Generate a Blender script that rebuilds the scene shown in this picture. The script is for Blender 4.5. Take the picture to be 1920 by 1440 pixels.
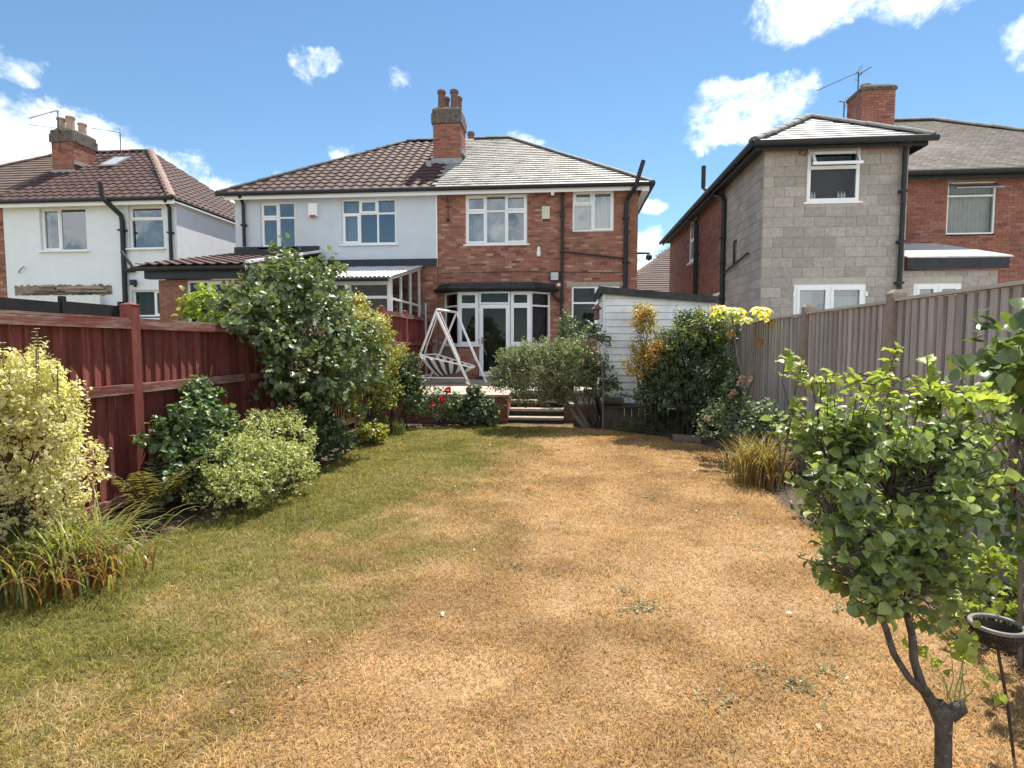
import bpy, math, random
import numpy as np
from mathutils import Vector, Matrix

# ------------------------------------------------------------------ scene
scn = bpy.context.scene
for o in list(bpy.data.objects):
    bpy.data.objects.remove(o)
COL = scn.collection
R = math.radians
random.seed(4)
RNG = np.random.default_rng(11)

# camera: 1.62 m above the lawn, looking up the garden
cam = bpy.data.cameras.new('camera')
cam.sensor_width = 36.0
cam.lens = 36.0 * 1100 / 1920
cam.clip_start = 0.05
cam.clip_end = 3000
camo = bpy.data.objects.new('camera', cam)
COL.objects.link(camo)
YAW, PITCH = R(5.286), R(3.797)
camo.location = (0, 0, 1.62)
camo.rotation_euler = (R(90) - PITCH, 0, YAW)
scn.camera = camo
scn.render.resolution_x, scn.render.resolution_y = 1024, 768

# sun and sky
SUN_AZ, SUN_EL = R(18), R(60)
sv = Vector((math.sin(SUN_AZ) * math.cos(SUN_EL), math.cos(SUN_AZ) * math.cos(SUN_EL), math.sin(SUN_EL)))
sl = bpy.data.lights.new('sun', 'SUN')
sl.energy = 3.7
sl.angle = R(0.53)
sl.color = (1.0, 0.93, 0.82)
slo = bpy.data.objects.new('sun', sl)
slo.rotation_euler = (-sv).to_track_quat('-Z', 'Y').to_euler()
slo.location = (8, 30, 40)
COL.objects.link(slo)

scn.view_settings.view_transform = 'Standard'
scn.view_settings.look = 'None'
scn.view_settings.gamma = 1.0
scn.view_settings.use_curve_mapping = False
scn.view_settings.exposure = 1.3

world = bpy.data.worlds.new('World')
scn.world = world
world.use_nodes = True
wn, wl = world.node_tree.nodes, world.node_tree.links
wn.clear()


def wnode(t, **k):
    n = wn.new(t)
    for a, v in k.items():
        setattr(n, a, v)
    return n


def wmath(op, a, b=None, c=None, clamp=False):
    n = wnode('ShaderNodeMath', operation=op, use_clamp=clamp)
    for i, v in enumerate((a, b, c)):
        if v is None:
            continue
        if isinstance(v, (int, float)):
            n.inputs[i].default_value = v
        else:
            wl.new(v, n.inputs[i])
    return n.outputs[0]


def wdot(vec, d):
    n = wnode('ShaderNodeVectorMath', operation='DOT_PRODUCT')
    wl.new(vec, n.inputs[0])
    n.inputs[1].default_value = d
    return n.outputs['Value']


wout = wnode('ShaderNodeOutputWorld')
wbg = wnode('ShaderNodeBackground')
wbg.inputs['Strength'].default_value = 0.13
sky = wnode('ShaderNodeTexSky')
sky.sky_type = 'NISHITA'
sky.sun_disc = False
sky.sun_elevation = SUN_EL
sky.sun_rotation = SUN_AZ
sky.air_density = 1.0
sky.dust_density = 0.0
sky.ozone_density = 2.2
sky.altitude = 60
tc = wnode('ShaderNodeTexCoord')
D = tc.outputs['Generated']
# cumulus clouds: soft blobs on the sky broken up by noise (azimuth right of +Y, elevation, half sizes in degrees, strength)
CLOUDS = [(-46.5, 13.0, 7.0, 5.2, 1.0), (-41, 14.6, 5.0, 3.6, .95), (-36, 13.2, 5.0, 2.9, .95), (-31, 12.0, 5.0, 2.6, .95), (-27.5, 11.6, 3.5, 2.0, .8), (-54, 14, 8.0, 6.0, 1.0),
          (-45.3, 19.3, 2.4, 1.5, .75), (-23.8, 23.3, 2.0, 1.3, .66), (-15.7, 22.5, 1.6, 1.0, .66), (-20.2, 18.0, 1.3, 1.1, .64), (-3.9, 18.8, 2.8, 1.2, .74), (-26.0, 15.0, 1.0, .8, .6),
          (16.4, 19.8, 5.2, 2.9, .92), (14.2, 21.0, 2.4, 2.0, .8), (14.0, 18.2, 3.4, 1.4, .8), (22.0, 27.2, 6.0, 3.0, .95), (28.5, 26.4, 4.5, 3.0, .9), (35.5, 21.0, 2.0, 2.6, .8),
          (7.4, 9.2, 2.4, 1.9, .9), (7.8, 13.2, 1.8, .9, .75), (7.0, 6.0, 4, 2.4, .8)]
mapn = wnode('ShaderNodeMapping')
mapn.inputs['Scale'].default_value = (1, 1, 1.35)
wl.new(D, mapn.inputs['Vector'])
nz = wnode('ShaderNodeTexNoise')
nz.inputs['Scale'].default_value = 17.0
nz.inputs['Detail'].default_value = 12.0
nz.inputs['Roughness'].default_value = 0.66
nz.inputs['Distortion'].default_value = 0.35
wl.new(mapn.outputs[0], nz.inputs['Vector'])
warp = wnode('ShaderNodeTexNoise')
warp.inputs['Scale'].default_value = 8.0
warp.inputs['Detail'].default_value = 6.0
warp.inputs['Roughness'].default_value = 0.6
wl.new(D, warp.inputs['Vector'])
wsub = wnode('ShaderNodeVectorMath', operation='SUBTRACT')
wl.new(warp.outputs['Color'], wsub.inputs[0])
wsub.inputs[1].default_value = (.5, .5, .5)
wsc = wnode('ShaderNodeVectorMath', operation='SCALE')
wl.new(wsub.outputs[0], wsc.inputs[0])
wsc.inputs['Scale'].default_value = 0.11
wadd = wnode('ShaderNodeVectorMath', operation='ADD')
wl.new(D, wadd.inputs[0])
wl.new(wsc.outputs[0], wadd.inputs[1])
DW = wadd.outputs[0]
total = None
for az, el, sx, sy, k in CLOUDS:
    a, e = R(az), R(el)
    d = Vector((math.sin(a) * math.cos(e), math.cos(a) * math.cos(e), math.sin(e)))
    h = Vector((math.cos(a), -math.sin(a), 0))
    v = h.cross(d)
    p = wmath('POWER', wmath('DIVIDE', wdot(DW, h), math.sin(R(sx))), 2.0)
    q = wmath('POWER', wmath('DIVIDE', wdot(DW, v), math.sin(R(sy))), 2.0)
    m = wmath('SUBTRACT', 1.0, wmath('ADD', p, q), clamp=True)
    m = wmath('MULTIPLY', wmath('SQRT', m), wmath('MULTIPLY', wmath('GREATER_THAN', wdot(D, d), 0.2), k))
    total = m if total is None else wmath('MAXIMUM', total, m)
# the rest of the sky (behind and beside the view) carries unseen cumulus, its cover thickened to brighten the shaded facades
nb = wnode('ShaderNodeTexNoise')
nb.inputs['Scale'].default_value = 2.6
nb.inputs['Detail'].default_value = 3.0
wl.new(D, nb.inputs['Vector'])
mr = wnode('ShaderNodeMapRange')
mr.inputs[1].default_value = 0.40
mr.inputs[2].default_value = 0.55
wl.new(nb.outputs[0], mr.inputs[0])
away = wnode('ShaderNodeMapRange')
away.inputs[1].default_value = 0.35
away.inputs[2].default_value = -0.1
wl.new(wdot(D, (0, 1, 0)), away.inputs[0])
total = wmath('MAXIMUM', total, wmath('MULTIPLY', mr.outputs[0], away.outputs[0]))
dens = wmath('ADD', wmath('MULTIPLY', total, 0.85), wmath('MULTIPLY', wmath('SUBTRACT', nz.outputs[0], 0.5), 2.1))
cm = wnode('ShaderNodeMapRange')
cm.interpolation_type = 'SMOOTHSTEP'
cm.inputs[1].default_value = 0.16
cm.inputs[2].default_value = 1.15
wl.new(dens, cm.inputs[0])
cmask = wmath('MULTIPLY', cm.outputs[0], wmath('MULTIPLY', total, 2.2, clamp=True), clamp=True)
# thin parts of a cloud are brighter, thick cores a little greyer
core = wnode('ShaderNodeMapRange')
core.inputs[1].default_value = 0.75
core.inputs[2].default_value = 1.35
core.inputs[3].default_value = 1.0
core.inputs[4].default_value = 0.6
wl.new(dens, core.inputs[0])
ccol = wnode('ShaderNodeMixRGB', blend_type='MULTIPLY')
ccol.inputs[0].default_value = 1.0
CLOUD_RGB = (6.3, 6.4, 6.5, 1)
ccol.inputs[1].default_value = CLOUD_RGB
wl.new(core.outputs[0], ccol.inputs[2])
mix = wnode('ShaderNodeMixRGB')
wl.new(cmask, mix.inputs[0])
tint = wnode('ShaderNodeMixRGB', blend_type='MULTIPLY')
tint.inputs[0].default_value = 1.0
tint.inputs[2].default_value = (0.40, 0.475, 0.485, 1)
wl.new(sky.outputs[0], tint.inputs[1])
wl.new(tint.outputs[0], mix.inputs[1])
wl.new(ccol.outputs[0], mix.inputs[2])
wl.new(mix.outputs[0], wbg.inputs['Color'])
wl.new(wbg.outputs[0], wout.inputs['Surface'])


# ------------------------------------------------------------------ materials
def _nt(name):
    m = bpy.data.materials.new(name)
    m.use_nodes = True
    nt = m.node_tree
    nt.nodes.clear()
    out = nt.nodes.new('ShaderNodeOutputMaterial')
    return m, nt.nodes, nt.links, out


def _ramp(nd, cols):
    r = nd.new('ShaderNodeValToRGB')
    el = r.color_ramp.elements
    n = len(cols)
    while len(el) < n:
        el.new(0.5)
    for i, c in enumerate(cols):
        p, cc = c if isinstance(c[0], (int, float)) and isinstance(c[1], (tuple, list)) else (i / max(1, n - 1), c)
        el[i].position = p
        el[i].color = (*cc, 1)
    return r


def _rand(nd, lk):
    """0..1 per loose piece: object random plus the 'rnd' attribute of joined pieces"""
    oi = nd.new('ShaderNodeObjectInfo')
    at = nd.new('ShaderNodeAttribute')
    at.attribute_name = 'rnd'
    a = nd.new('ShaderNodeMath')
    a.operation = 'ADD'
    lk.new(oi.outputs['Random'], a.inputs[0])
    lk.new(at.outputs['Fac'], a.inputs[1])
    f = nd.new('ShaderNodeMath')
    f.operation = 'FRACT'
    lk.new(a.outputs[0], f.inputs[0])
    return f.outputs[0]


def _noise(nd, lk, scale, detail=5, stretch=(1, 1, 1), rough=.55):
    g = nd.new('ShaderNodeNewGeometry')
    mp = nd.new('ShaderNodeMapping')
    mp.inputs['Scale'].default_value = stretch
    lk.new(g.outputs['Position'], mp.inputs['Vector'])
    n = nd.new('ShaderNodeTexNoise')
    n.inputs['Scale'].default_value = scale
    n.inputs['Detail'].default_value = detail
    n.inputs['Roughness'].default_value = rough
    lk.new(mp.outputs[0], n.inputs['Vector'])
    return n.outputs[0]


def mat(name, cols, rough=.75, scale=6., stretch=(1, 1, 1), bump=.25, bscale=60., bstretch=None, rnd=0., piece=None, spec=.35,
        metal=0., stain=None, lo=.3, hi=.7, trans=0.):
    """cols: ramp over noise; piece: ramp over per-piece random; stain: (colour, scale, lo, hi, stretch) overlay patches"""
    m, nd, lk, out = _nt(name)
    b = nd.new('ShaderNodeBsdfPrincipled')
    n = _noise(nd, lk, scale, 6, stretch)
    mr_ = nd.new('ShaderNodeMapRange')
    mr_.inputs[1].default_value = lo
    mr_.inputs[2].default_value = hi
    lk.new(n, mr_.inputs[0])
    c = _ramp(nd, cols)
    lk.new(mr_.outputs[0], c.inputs[0])
    col = c.outputs[0]
    r = _rand(nd, lk) if (rnd or piece) else None
    if piece:
        pr = _ramp(nd, piece)
        lk.new(r, pr.inputs[0])
        mx = nd.new('ShaderNodeMixRGB')
        mx.blend_type = 'MULTIPLY'
        mx.inputs[0].default_value = 1.
        lk.new(pr.outputs[0], mx.inputs[1])
        lk.new(col, mx.inputs[2])
        col = mx.outputs[0]
    if rnd:
        w = nd.new('ShaderNodeTexWhiteNoise')
        w.noise_dimensions = '1D'
        lk.new(r, w.inputs['W'])
        v = nd.new('ShaderNodeMapRange')
        v.inputs[3].default_value = 1 - rnd
        v.inputs[4].default_value = 1 + rnd
        lk.new(w.outputs['Value'], v.inputs[0])
        hs = nd.new('ShaderNodeHueSaturation')
        lk.new(col, hs.inputs['Color'])
        lk.new(v.outputs[0], hs.inputs['Value'])
        col = hs.outputs[0]
    if stain:
        for st in (stain if isinstance(stain, list) else [stain]):
            sc, ss, sl_, sh, sst = st
            sn = _noise(nd, lk, ss, 7, sst, .65)
            sm = nd.new('ShaderNodeMapRange')
            sm.inputs[1].default_value = sl_
            sm.inputs[2].default_value = sh
            lk.new(sn, sm.inputs[0])
            mx = nd.new('ShaderNodeMixRGB')
            lk.new(sm.outputs[0], mx.inputs[0])
            lk.new(col, mx.inputs[1])
            mx.inputs[2].default_value = (*sc, 1)
            col = mx.outputs[0]
    lk.new(col, b.inputs['Base Color'])
    b.inputs['Roughness'].default_value = rough
    b.inputs['Specular IOR Level'].default_value = spec
    b.inputs['Metallic'].default_value = metal
    if bump:
        bn = _noise(nd, lk, bscale, 5, bstretch or stretch)
        bp = nd.new('ShaderNodeBump')
        bp.inputs['Strength'].default_value = bump
        bp.inputs['Distance'].default_value = 0.01
        lk.new(bn, bp.inputs['Height'])
        lk.new(bp.outputs[0], b.inputs['Normal'])
    sh_ = b.outputs[0]
    if trans:
        t = nd.new('ShaderNodeBsdfTranslucent')
        lk.new(col, t.inputs['Color'])
        ms = nd.new('ShaderNodeMixShader')
        ms.inputs[0].default_value = trans
        lk.new(sh_, ms.inputs[1])
        lk.new(t.outputs[0], ms.inputs[2])
        sh_ = ms.outputs[0]
    lk.new(sh_, out.inputs['Surface'])
    return m


def leafmat(name, cols, edge=None, trans=.35, rough=.42, spec=.4, tcol=1.25):
    """cols: ramp over per-leaf random; edge: margin colour for variegated leaves"""
    m, nd, lk, out = _nt(name)
    r = _rand(nd, lk)
    w = nd.new('ShaderNodeTexWhiteNoise')
    w.noise_dimensions = '1D'
    lk.new(r, w.inputs['W'])
    c = _ramp(nd, cols)
    lk.new(w.outputs['Value'], c.inputs[0])
    col = c.outputs[0]
    n = _noise(nd, lk, 9, 3)
    v = nd.new('ShaderNodeMapRange')
    v.inputs[1].default_value = .3
    v.inputs[2].default_value = .7
    v.inputs[3].default_value = .78
    v.inputs[4].default_value = 1.2
    lk.new(n, v.inputs[0])
    hs = nd.new('ShaderNodeHueSaturation')
    lk.new(col, hs.inputs['Color'])
    lk.new(v.outputs[0], hs.inputs['Value'])
    col = hs.outputs[0]
    if edge:
        at = nd.new('ShaderNodeAttribute')
        at.attribute_name = 'edge'
        mr_ = nd.new('ShaderNodeMapRange')
        mr_.inputs[1].default_value = edge[1]
        mr_.inputs[2].default_value = edge[2]
        lk.new(at.outputs['Fac'], mr_.inputs[0])
        mx = nd.new('ShaderNodeMixRGB')
        lk.new(mr_.outputs[0], mx.inputs[0])
        lk.new(col, mx.inputs[1])
        mx.inputs[2].default_value = (*edge[0], 1)
        col = mx.outputs[0]
    b = nd.new('ShaderNodeBsdfPrincipled')
    lk.new(col, b.inputs['Base Color'])
    b.inputs['Roughness'].default_value = rough
    b.inputs['Specular IOR Level'].default_value = spec
    t = nd.new('ShaderNodeBsdfTranslucent')
    g = nd.new('ShaderNodeMixRGB')
    g.blend_type = 'MULTIPLY'
    g.inputs[0].default_value = 1
    lk.new(col, g.inputs[1])
    g.inputs[2].default_value = (tcol * 1.05, tcol * 1.1, tcol * .5, 1)
    lk.new(g.outputs[0], t.inputs['Color'])
    ms = nd.new('ShaderNodeMixShader')
    ms.inputs[0].default_value = trans
    lk.new(b.outputs[0], ms.inputs[1])
    lk.new(t.outputs[0], ms.inputs[2])
    lk.new(ms.outputs[0], out.inputs['Surface'])
    return m


def glassmat(name, refl=.16, tint=(.85, .9, .9)):
    m, nd, lk, out = _nt(name)
    t = nd.new('ShaderNodeBsdfTransparent')
    t.inputs[0].default_value = (*tint, 1)
    g = nd.new('ShaderNodeBsdfGlossy')
    g.inputs['Roughness'].default_value = 0.01
    n = _noise(nd, lk, 1.6, 2)
    bp = nd.new('ShaderNodeBump')
    bp.inputs['Strength'].default_value = .05
    bp.inputs['Distance'].default_value = .05
    lk.new(n, bp.inputs['Height'])
    lk.new(bp.outputs[0], g.inputs['Normal'])
    fr = nd.new('ShaderNodeFresnel')
    fr.inputs[0].default_value = 1.5
    ad = nd.new('ShaderNodeMath')
    ad.operation = 'ADD'
    ad.use_clamp = True
    lk.new(fr.outputs[0], ad.inputs[0])
    ad.inputs[1].default_value = refl
    ms = nd.new('ShaderNodeMixShader')
    lk.new(ad.outputs[0], ms.inputs[0])
    lk.new(t.outputs[0], ms.inputs[1])
    lk.new(g.outputs[0], ms.inputs[2])
    lk.new(ms.outputs[0], out.inputs['Surface'])
    return m


W1 = (1, 1, 1)
BRICKP = [(0, (.33, .135, .09)), (.25, (.39, .17, .115)), (.45, (.28, .105, .075)), (.62, (.45, .23, .165)), (.78, (.18, .07, .058)), (.88, (.34, .145, .10)), (.96, (.52, .34, .26)), (1, (.36, .17, .12))]
M = {}
M['brick'] = mat('brick', [(.75, .75, .75), (1.1, 1.1, 1.1)], .85, 25, bump=.35, piece=BRICKP, stain=((.16, .075, .055), 1.3, .56, .8, (1, 1, .6)))
M['brick_dark'] = mat('brick_dark', [(.75, .75, .75), (1.1, 1.1, 1.1)], .85, 25, bump=.35,
                      piece=[(.31, .12, .085), (.37, .155, .11), (.27, .10, .075), (.41, .19, .14), (.20, .08, .065)], stain=((.14, .06, .05), 1.6, .55, .8, W1))
M['brick_brown'] = mat('brick_brown', [(.75, .75, .75), (1.1, 1.1, 1.1)], .85, 25, bump=.35,
                       piece=[(.30, .13, .085), (.36, .16, .105), (.25, .10, .07), (.38, .19, .13)])
M['mortar'] = mat('mortar', [(.30, .215, .175), (.40, .30, .245)], .95, 9, bump=.3)
M['mortar_grey'] = mat('mortar_grey', [(.30, .27, .24), (.42, .38, .34)], .95, 9, bump=.3)
M['block'] = mat('block', [(.33, .285, .255), (.46, .41, .37)], .95, 14, bump=.5, bscale=90, rnd=.14, stain=((.30, .265, .25), 1.1, .5, .75, W1))
M['block_mortar'] = mat('block_mortar', [(.42, .38, .34), (.5, .46, .41)], .95, 9, bump=.3)
M['render_grey'] = mat('render_grey', [(.56, .61, .67), (.62, .66, .71)], .9, 3, bump=.5, bscale=160, stain=[((.47, .50, .53), 1.6, .58, .9, (1.5, 1, .12)), ((.54, .57, .6), 7, .6, .8, (1, 1, .4))])
M['render_white'] = mat('render_white', [(.73, .77, .82), (.79, .82, .855)], .9, 3, bump=.5, bscale=160, stain=[((.60, .62, .63), 1.4, .58, .9, (1.5, 1, .12)), ((.68, .7, .7), 7, .6, .8, (1, 1, .4))])
M['pvc'] = mat('pvc', [(.84, .85, .865), (.89, .89, .895)], .35, 4, bump=0, spec=.5)
M['white_paint'] = mat('white_paint', [(.66, .67, .66), (.78, .78, .77)], .5, 6, bump=.1, stain=((.38, .36, .33), 7, .62, .8, (1, 1, .3)))
M['black_pvc'] = mat('black_pvc', [(.012, .013, .016), (.022, .024, .028)], .55, 5, bump=0, spec=.45)
M['black_paint'] = mat('black_paint', [(.018, .02, .03), (.035, .038, .05)], .5, 5, bump=.1)
M['glass'] = glassmat('glass', .20)
M['glass_low'] = glassmat('glass_low', .0)
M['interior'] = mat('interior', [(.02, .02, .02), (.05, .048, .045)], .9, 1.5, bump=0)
M['blind'] = mat('blind', [(.62, .62, .60), (.72, .71, .69)], .9, 5, bump=0, trans=.2)
M['blind_dark'] = mat('blind_dark', [(.07, .06, .07), (.12, .1, .11)], .9, 5, bump=0)
M['curtain'] = mat('curtain', [(.36, .37, .38), (.5, .5, .5)], .9, 5, bump=0, trans=.2)
M['pantile'] = mat('pantile', [(.8, .8, .8), (1.1, 1.1, 1.1)], .75, 14, bump=.3, spec=.3, piece=[(.075, .04, .036), (.095, .05, .044), (.062, .034, .032), (.11, .063, .056)],
                   stain=((.11, .095, .082), 6, .60, .78, W1))
M['pantile_old'] = mat('pantile_old', [(.8, .8, .8), (1.1, 1.1, 1.1)], .85, 14, bump=.3, piece=[(.13, .09, .075), (.16, .115, .095), (.11, .078, .065)],
                       stain=((.17, .15, .12), 5, .5, .75, W1))
M['slate'] = mat('slate', [(.75, .75, .75), (1.15, 1.15, 1.15)], .65, 12, bump=.25, bscale=30, spec=.4, piece=[(.30, .29, .265), (.37, .355, .325), (.25, .24, .225), (.43, .41, .37)],
                 stain=((.085, .08, .075), 2.2, .54, .70, W1))
M['slate_new'] = mat('slate_new', [(.9, .9, .9), (1.08, 1.08, 1.08)], .6, 12, bump=.15, spec=.4, piece=[(.30, .30, .31), (.34, .34, .35), (.32, .32, .33)])
M['plain_tile'] = mat('plain_tile', [(.8, .8, .8), (1.15, 1.15, 1.15)], .75, 12, bump=.3, piece=[(.19, .165, .15), (.25, .22, .20), (.15, .125, .115), (.29, .26, .24), (.21, .16, .14)],
                      stain=((.13, .12, .11), 3, .55, .75, W1))
M['ridge'] = mat('ridge', [(.16, .155, .145), (.25, .24, .22)], .8, 10, bump=.3, rnd=.12)
M['ridge_dark'] = mat('ridge_dark', [(.05, .055, .055), (.10, .10, .095)], .7, 10, bump=.3, rnd=.12)
M['ridge_brown'] = mat('ridge_brown', [(.20, .13, .11), (.29, .2, .17)], .8, 10, bump=.3, rnd=.12)
M['lead'] = mat('lead', [(.24, .25, .28), (.36, .37, .4)], .5, 8, bump=.15)
M['mortar_cap'] = mat('mortar_cap', [(.07, .06, .055), (.20, .165, .15)], .95, 18, bump=.6, bscale=40)
M['pot'] = mat('pot', [(.13, .075, .065), (.22, .12, .10)], .8, 10, bump=.2, stain=((.12, .09, .09), 5, .5, .75, W1))
M['pot_tan'] = mat('pot_tan', [(.40, .29, .22), (.5, .38, .3)], .8, 10, bump=.2)
M['metal_grey'] = mat('metal_grey', [(.25, .26, .28), (.35, .36, .38)], .45, 8, bump=0, metal=.6)
M['red_wood'] = mat('red_wood', [(.13, .032, .026), (.22, .056, .044)], .75, 5, (6, 6, .5), .35, 40, (3, 3, .25), rnd=.28,
                    stain=[((.30, .20, .17), 9, .57, .74, (5, 5, .35)), ((.06, .018, .016), 3, .58, .8, (2, 2, .5))])
M['red_rail'] = mat('red_rail', [(.13, .035, .03), (.21, .06, .05)], .75, 5, (2, .5, 3), .35, 40, (2, .3, 3), rnd=.1,
                    stain=((.27, .2, .16), 6, .46, .62, (2, .4, 3)))
M['grey_wood'] = mat('grey_wood', [(.34, .29, .27), (.50, .445, .415)], .85, 5, (7, 7, .4), .4, 40, (4, 4, .25), rnd=.2,
                     stain=[((.26, .20, .18), 2.2, .54, .78, (3, 3, .5)), ((.56, .52, .49), 8, .62, .8, (5, 5, .3)), ((.08, .06, .05), 16, .70, .76, (2, 2, 1))])
M['grey_cap'] = mat('grey_cap', [(.40, .36, .31), (.55, .50, .43)], .8, 6, (2, .4, 2), .3)
M['concrete_post'] = mat('concrete_post', [(.24, .185, .15), (.36, .295, .25)], .95, 16, bump=.6, bscale=70, stain=((.13, .10, .085), 4, .55, .75, (1, 1, .4)))
M['dark_wood'] = mat('dark_wood', [(.045, .035, .03), (.09, .075, .065)], .85, 5, (4, 4, .5), .4, rnd=.15)
M['black_fence'] = mat('black_fence', [(.008, .009, .012), (.02, .02, .024)], .75, 5, bump=.2, rnd=.2)
M['shed_board'] = mat('shed_board', [(.80, .82, .84), (.87, .88, .89)], .6, 4, (.5, 1, 3), .2, 40, rnd=.03,
                      stain=[((.33, .29, .24), 10, .64, .74, (.6, 1, 2.2)), ((.5, .5, .49), 2, .5, .8, W1)])
M['felt'] = mat('felt', [(.035, .035, .038), (.07, .068, .068)], .9, 10, bump=.4)
M['slab'] = mat('slab', [(.36, .295, .245), (.47, .40, .34)], .9, 8, bump=.3, rnd=.1, stain=((.22, .18, .15), 3, .55, .8, W1))
M['tread'] = mat('tread', [(.30, .25, .21), (.42, .36, .31)], .9, 8, bump=.3, rnd=.1)
M['soil'] = mat('soil', [(.045, .031, .023), (.115, .082, .06)], .98, 14, bump=.9, bscale=35, stain=((.30, .22, .14), 30, .58, .68, W1))
M['ground'] = mat('ground', [(.15, .15, .07), (.28, .22, .13)], .98, 4, bump=.5)
M['bark'] = mat('bark', [(.05, .04, .034), (.14, .118, .10)], .95, 45, (1, 1, .5), 1., 90, stain=((.24, .22, .2), 22, .60, .68, (1, 1, 1.6)))
M['bark_pale'] = mat('bark_pale', [(.15, .125, .11), (.26, .225, .2)], .9, 30, (1, 1, .4), .6, 60)
M['bark_olive'] = mat('bark_olive', [(.10, .085, .06), (.19, .165, .125)], .9, 20, (1, 1, .5), .6, 60)
M['swing_white'] = mat('swing_white', [(.80, .80, .79), (.86, .86, .85)], .45, 8, bump=.05, stain=((.42, .40, .36), 12, .64, .78, W1))
M['rust_mesh'] = mat('rust_mesh', [(.035, .025, .022), (.075, .05, .04)], .75, 25, bump=.2)
M['rust_rim'] = mat('rust_rim', [(.16, .15, .15), (.27, .255, .25)], .6, 18, bump=.2)
M['aerial'] = mat('aerial', [(.07, .075, .085), (.13, .135, .15)], .8, 8, bump=0, spec=.2)
M['gap_shade'] = mat('gap_shade', [(.03, .022, .02), (.065, .05, .045)], .9, 5, (7, 7, .4), .3)
M['concrete'] = mat('concrete', [(.38, .36, .33), (.50, .47, .43)], .95, 3, bump=.2, stain=((.28, .26, .24), 1.5, .5, .8, W1))
M['terracotta'] = mat('terracotta', [(.10, .075, .06), (.19, .13, .1)], .9, 12, bump=.3)
M['cream_box'] = mat('cream_box', [(.62, .58, .46), (.7, .66, .54)], .5, 4, bump=0)
M['red_box'] = mat('red_box', [(.30, .06, .05), (.36, .08, .07)], .5, 4, bump=0)
M['lens'] = mat('lens', [(.42, .43, .42), (.55, .55, .53)], .2, 6, bump=0, spec=.6)
M['timber_raw'] = mat('timber_raw', [(.28, .21, .16), (.42, .33, .26)], .9, 9, (1, 1, 3), .5, rnd=.2, stain=((.07, .055, .05), 4, .5, .7, (.6, 1, 3)))
M['petal_red'] = leafmat('petal_red', [(.55, .015, .03), (.70, .03, .05)], trans=.3, rough=.6, tcol=1)
M['petal_pink'] = leafmat('petal_pink', [(.58, .36, .29), (.66, .48, .40), (.48, .30, .2)], trans=.3, rough=.6, tcol=1)


# ------------------------------------------------------------------ builders
CAMP = np.array([0., 0., 1.62])


def tag(o, label=None, cat=None, group=None, kind=None):
    for k, v in (('label', label), ('category', cat), ('group', group), ('kind', kind)):
        if v:
            o[k] = v
    return o


def thing(name, label, cat, base=(0, 0, 0), group=None):
    o = bpy.data.objects.new(name, None)
    o.empty_display_size = .2
    o.location = base
    COL.objects.link(o)
    return tag(o, label, cat, group)


def attach(o, parent):
    COL.objects.link(o)
    if parent is not None:
        o.parent = parent
        if parent.type == 'EMPTY':
            o.location = Vector(o.location) - Vector(parent.location)
    return o


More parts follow.
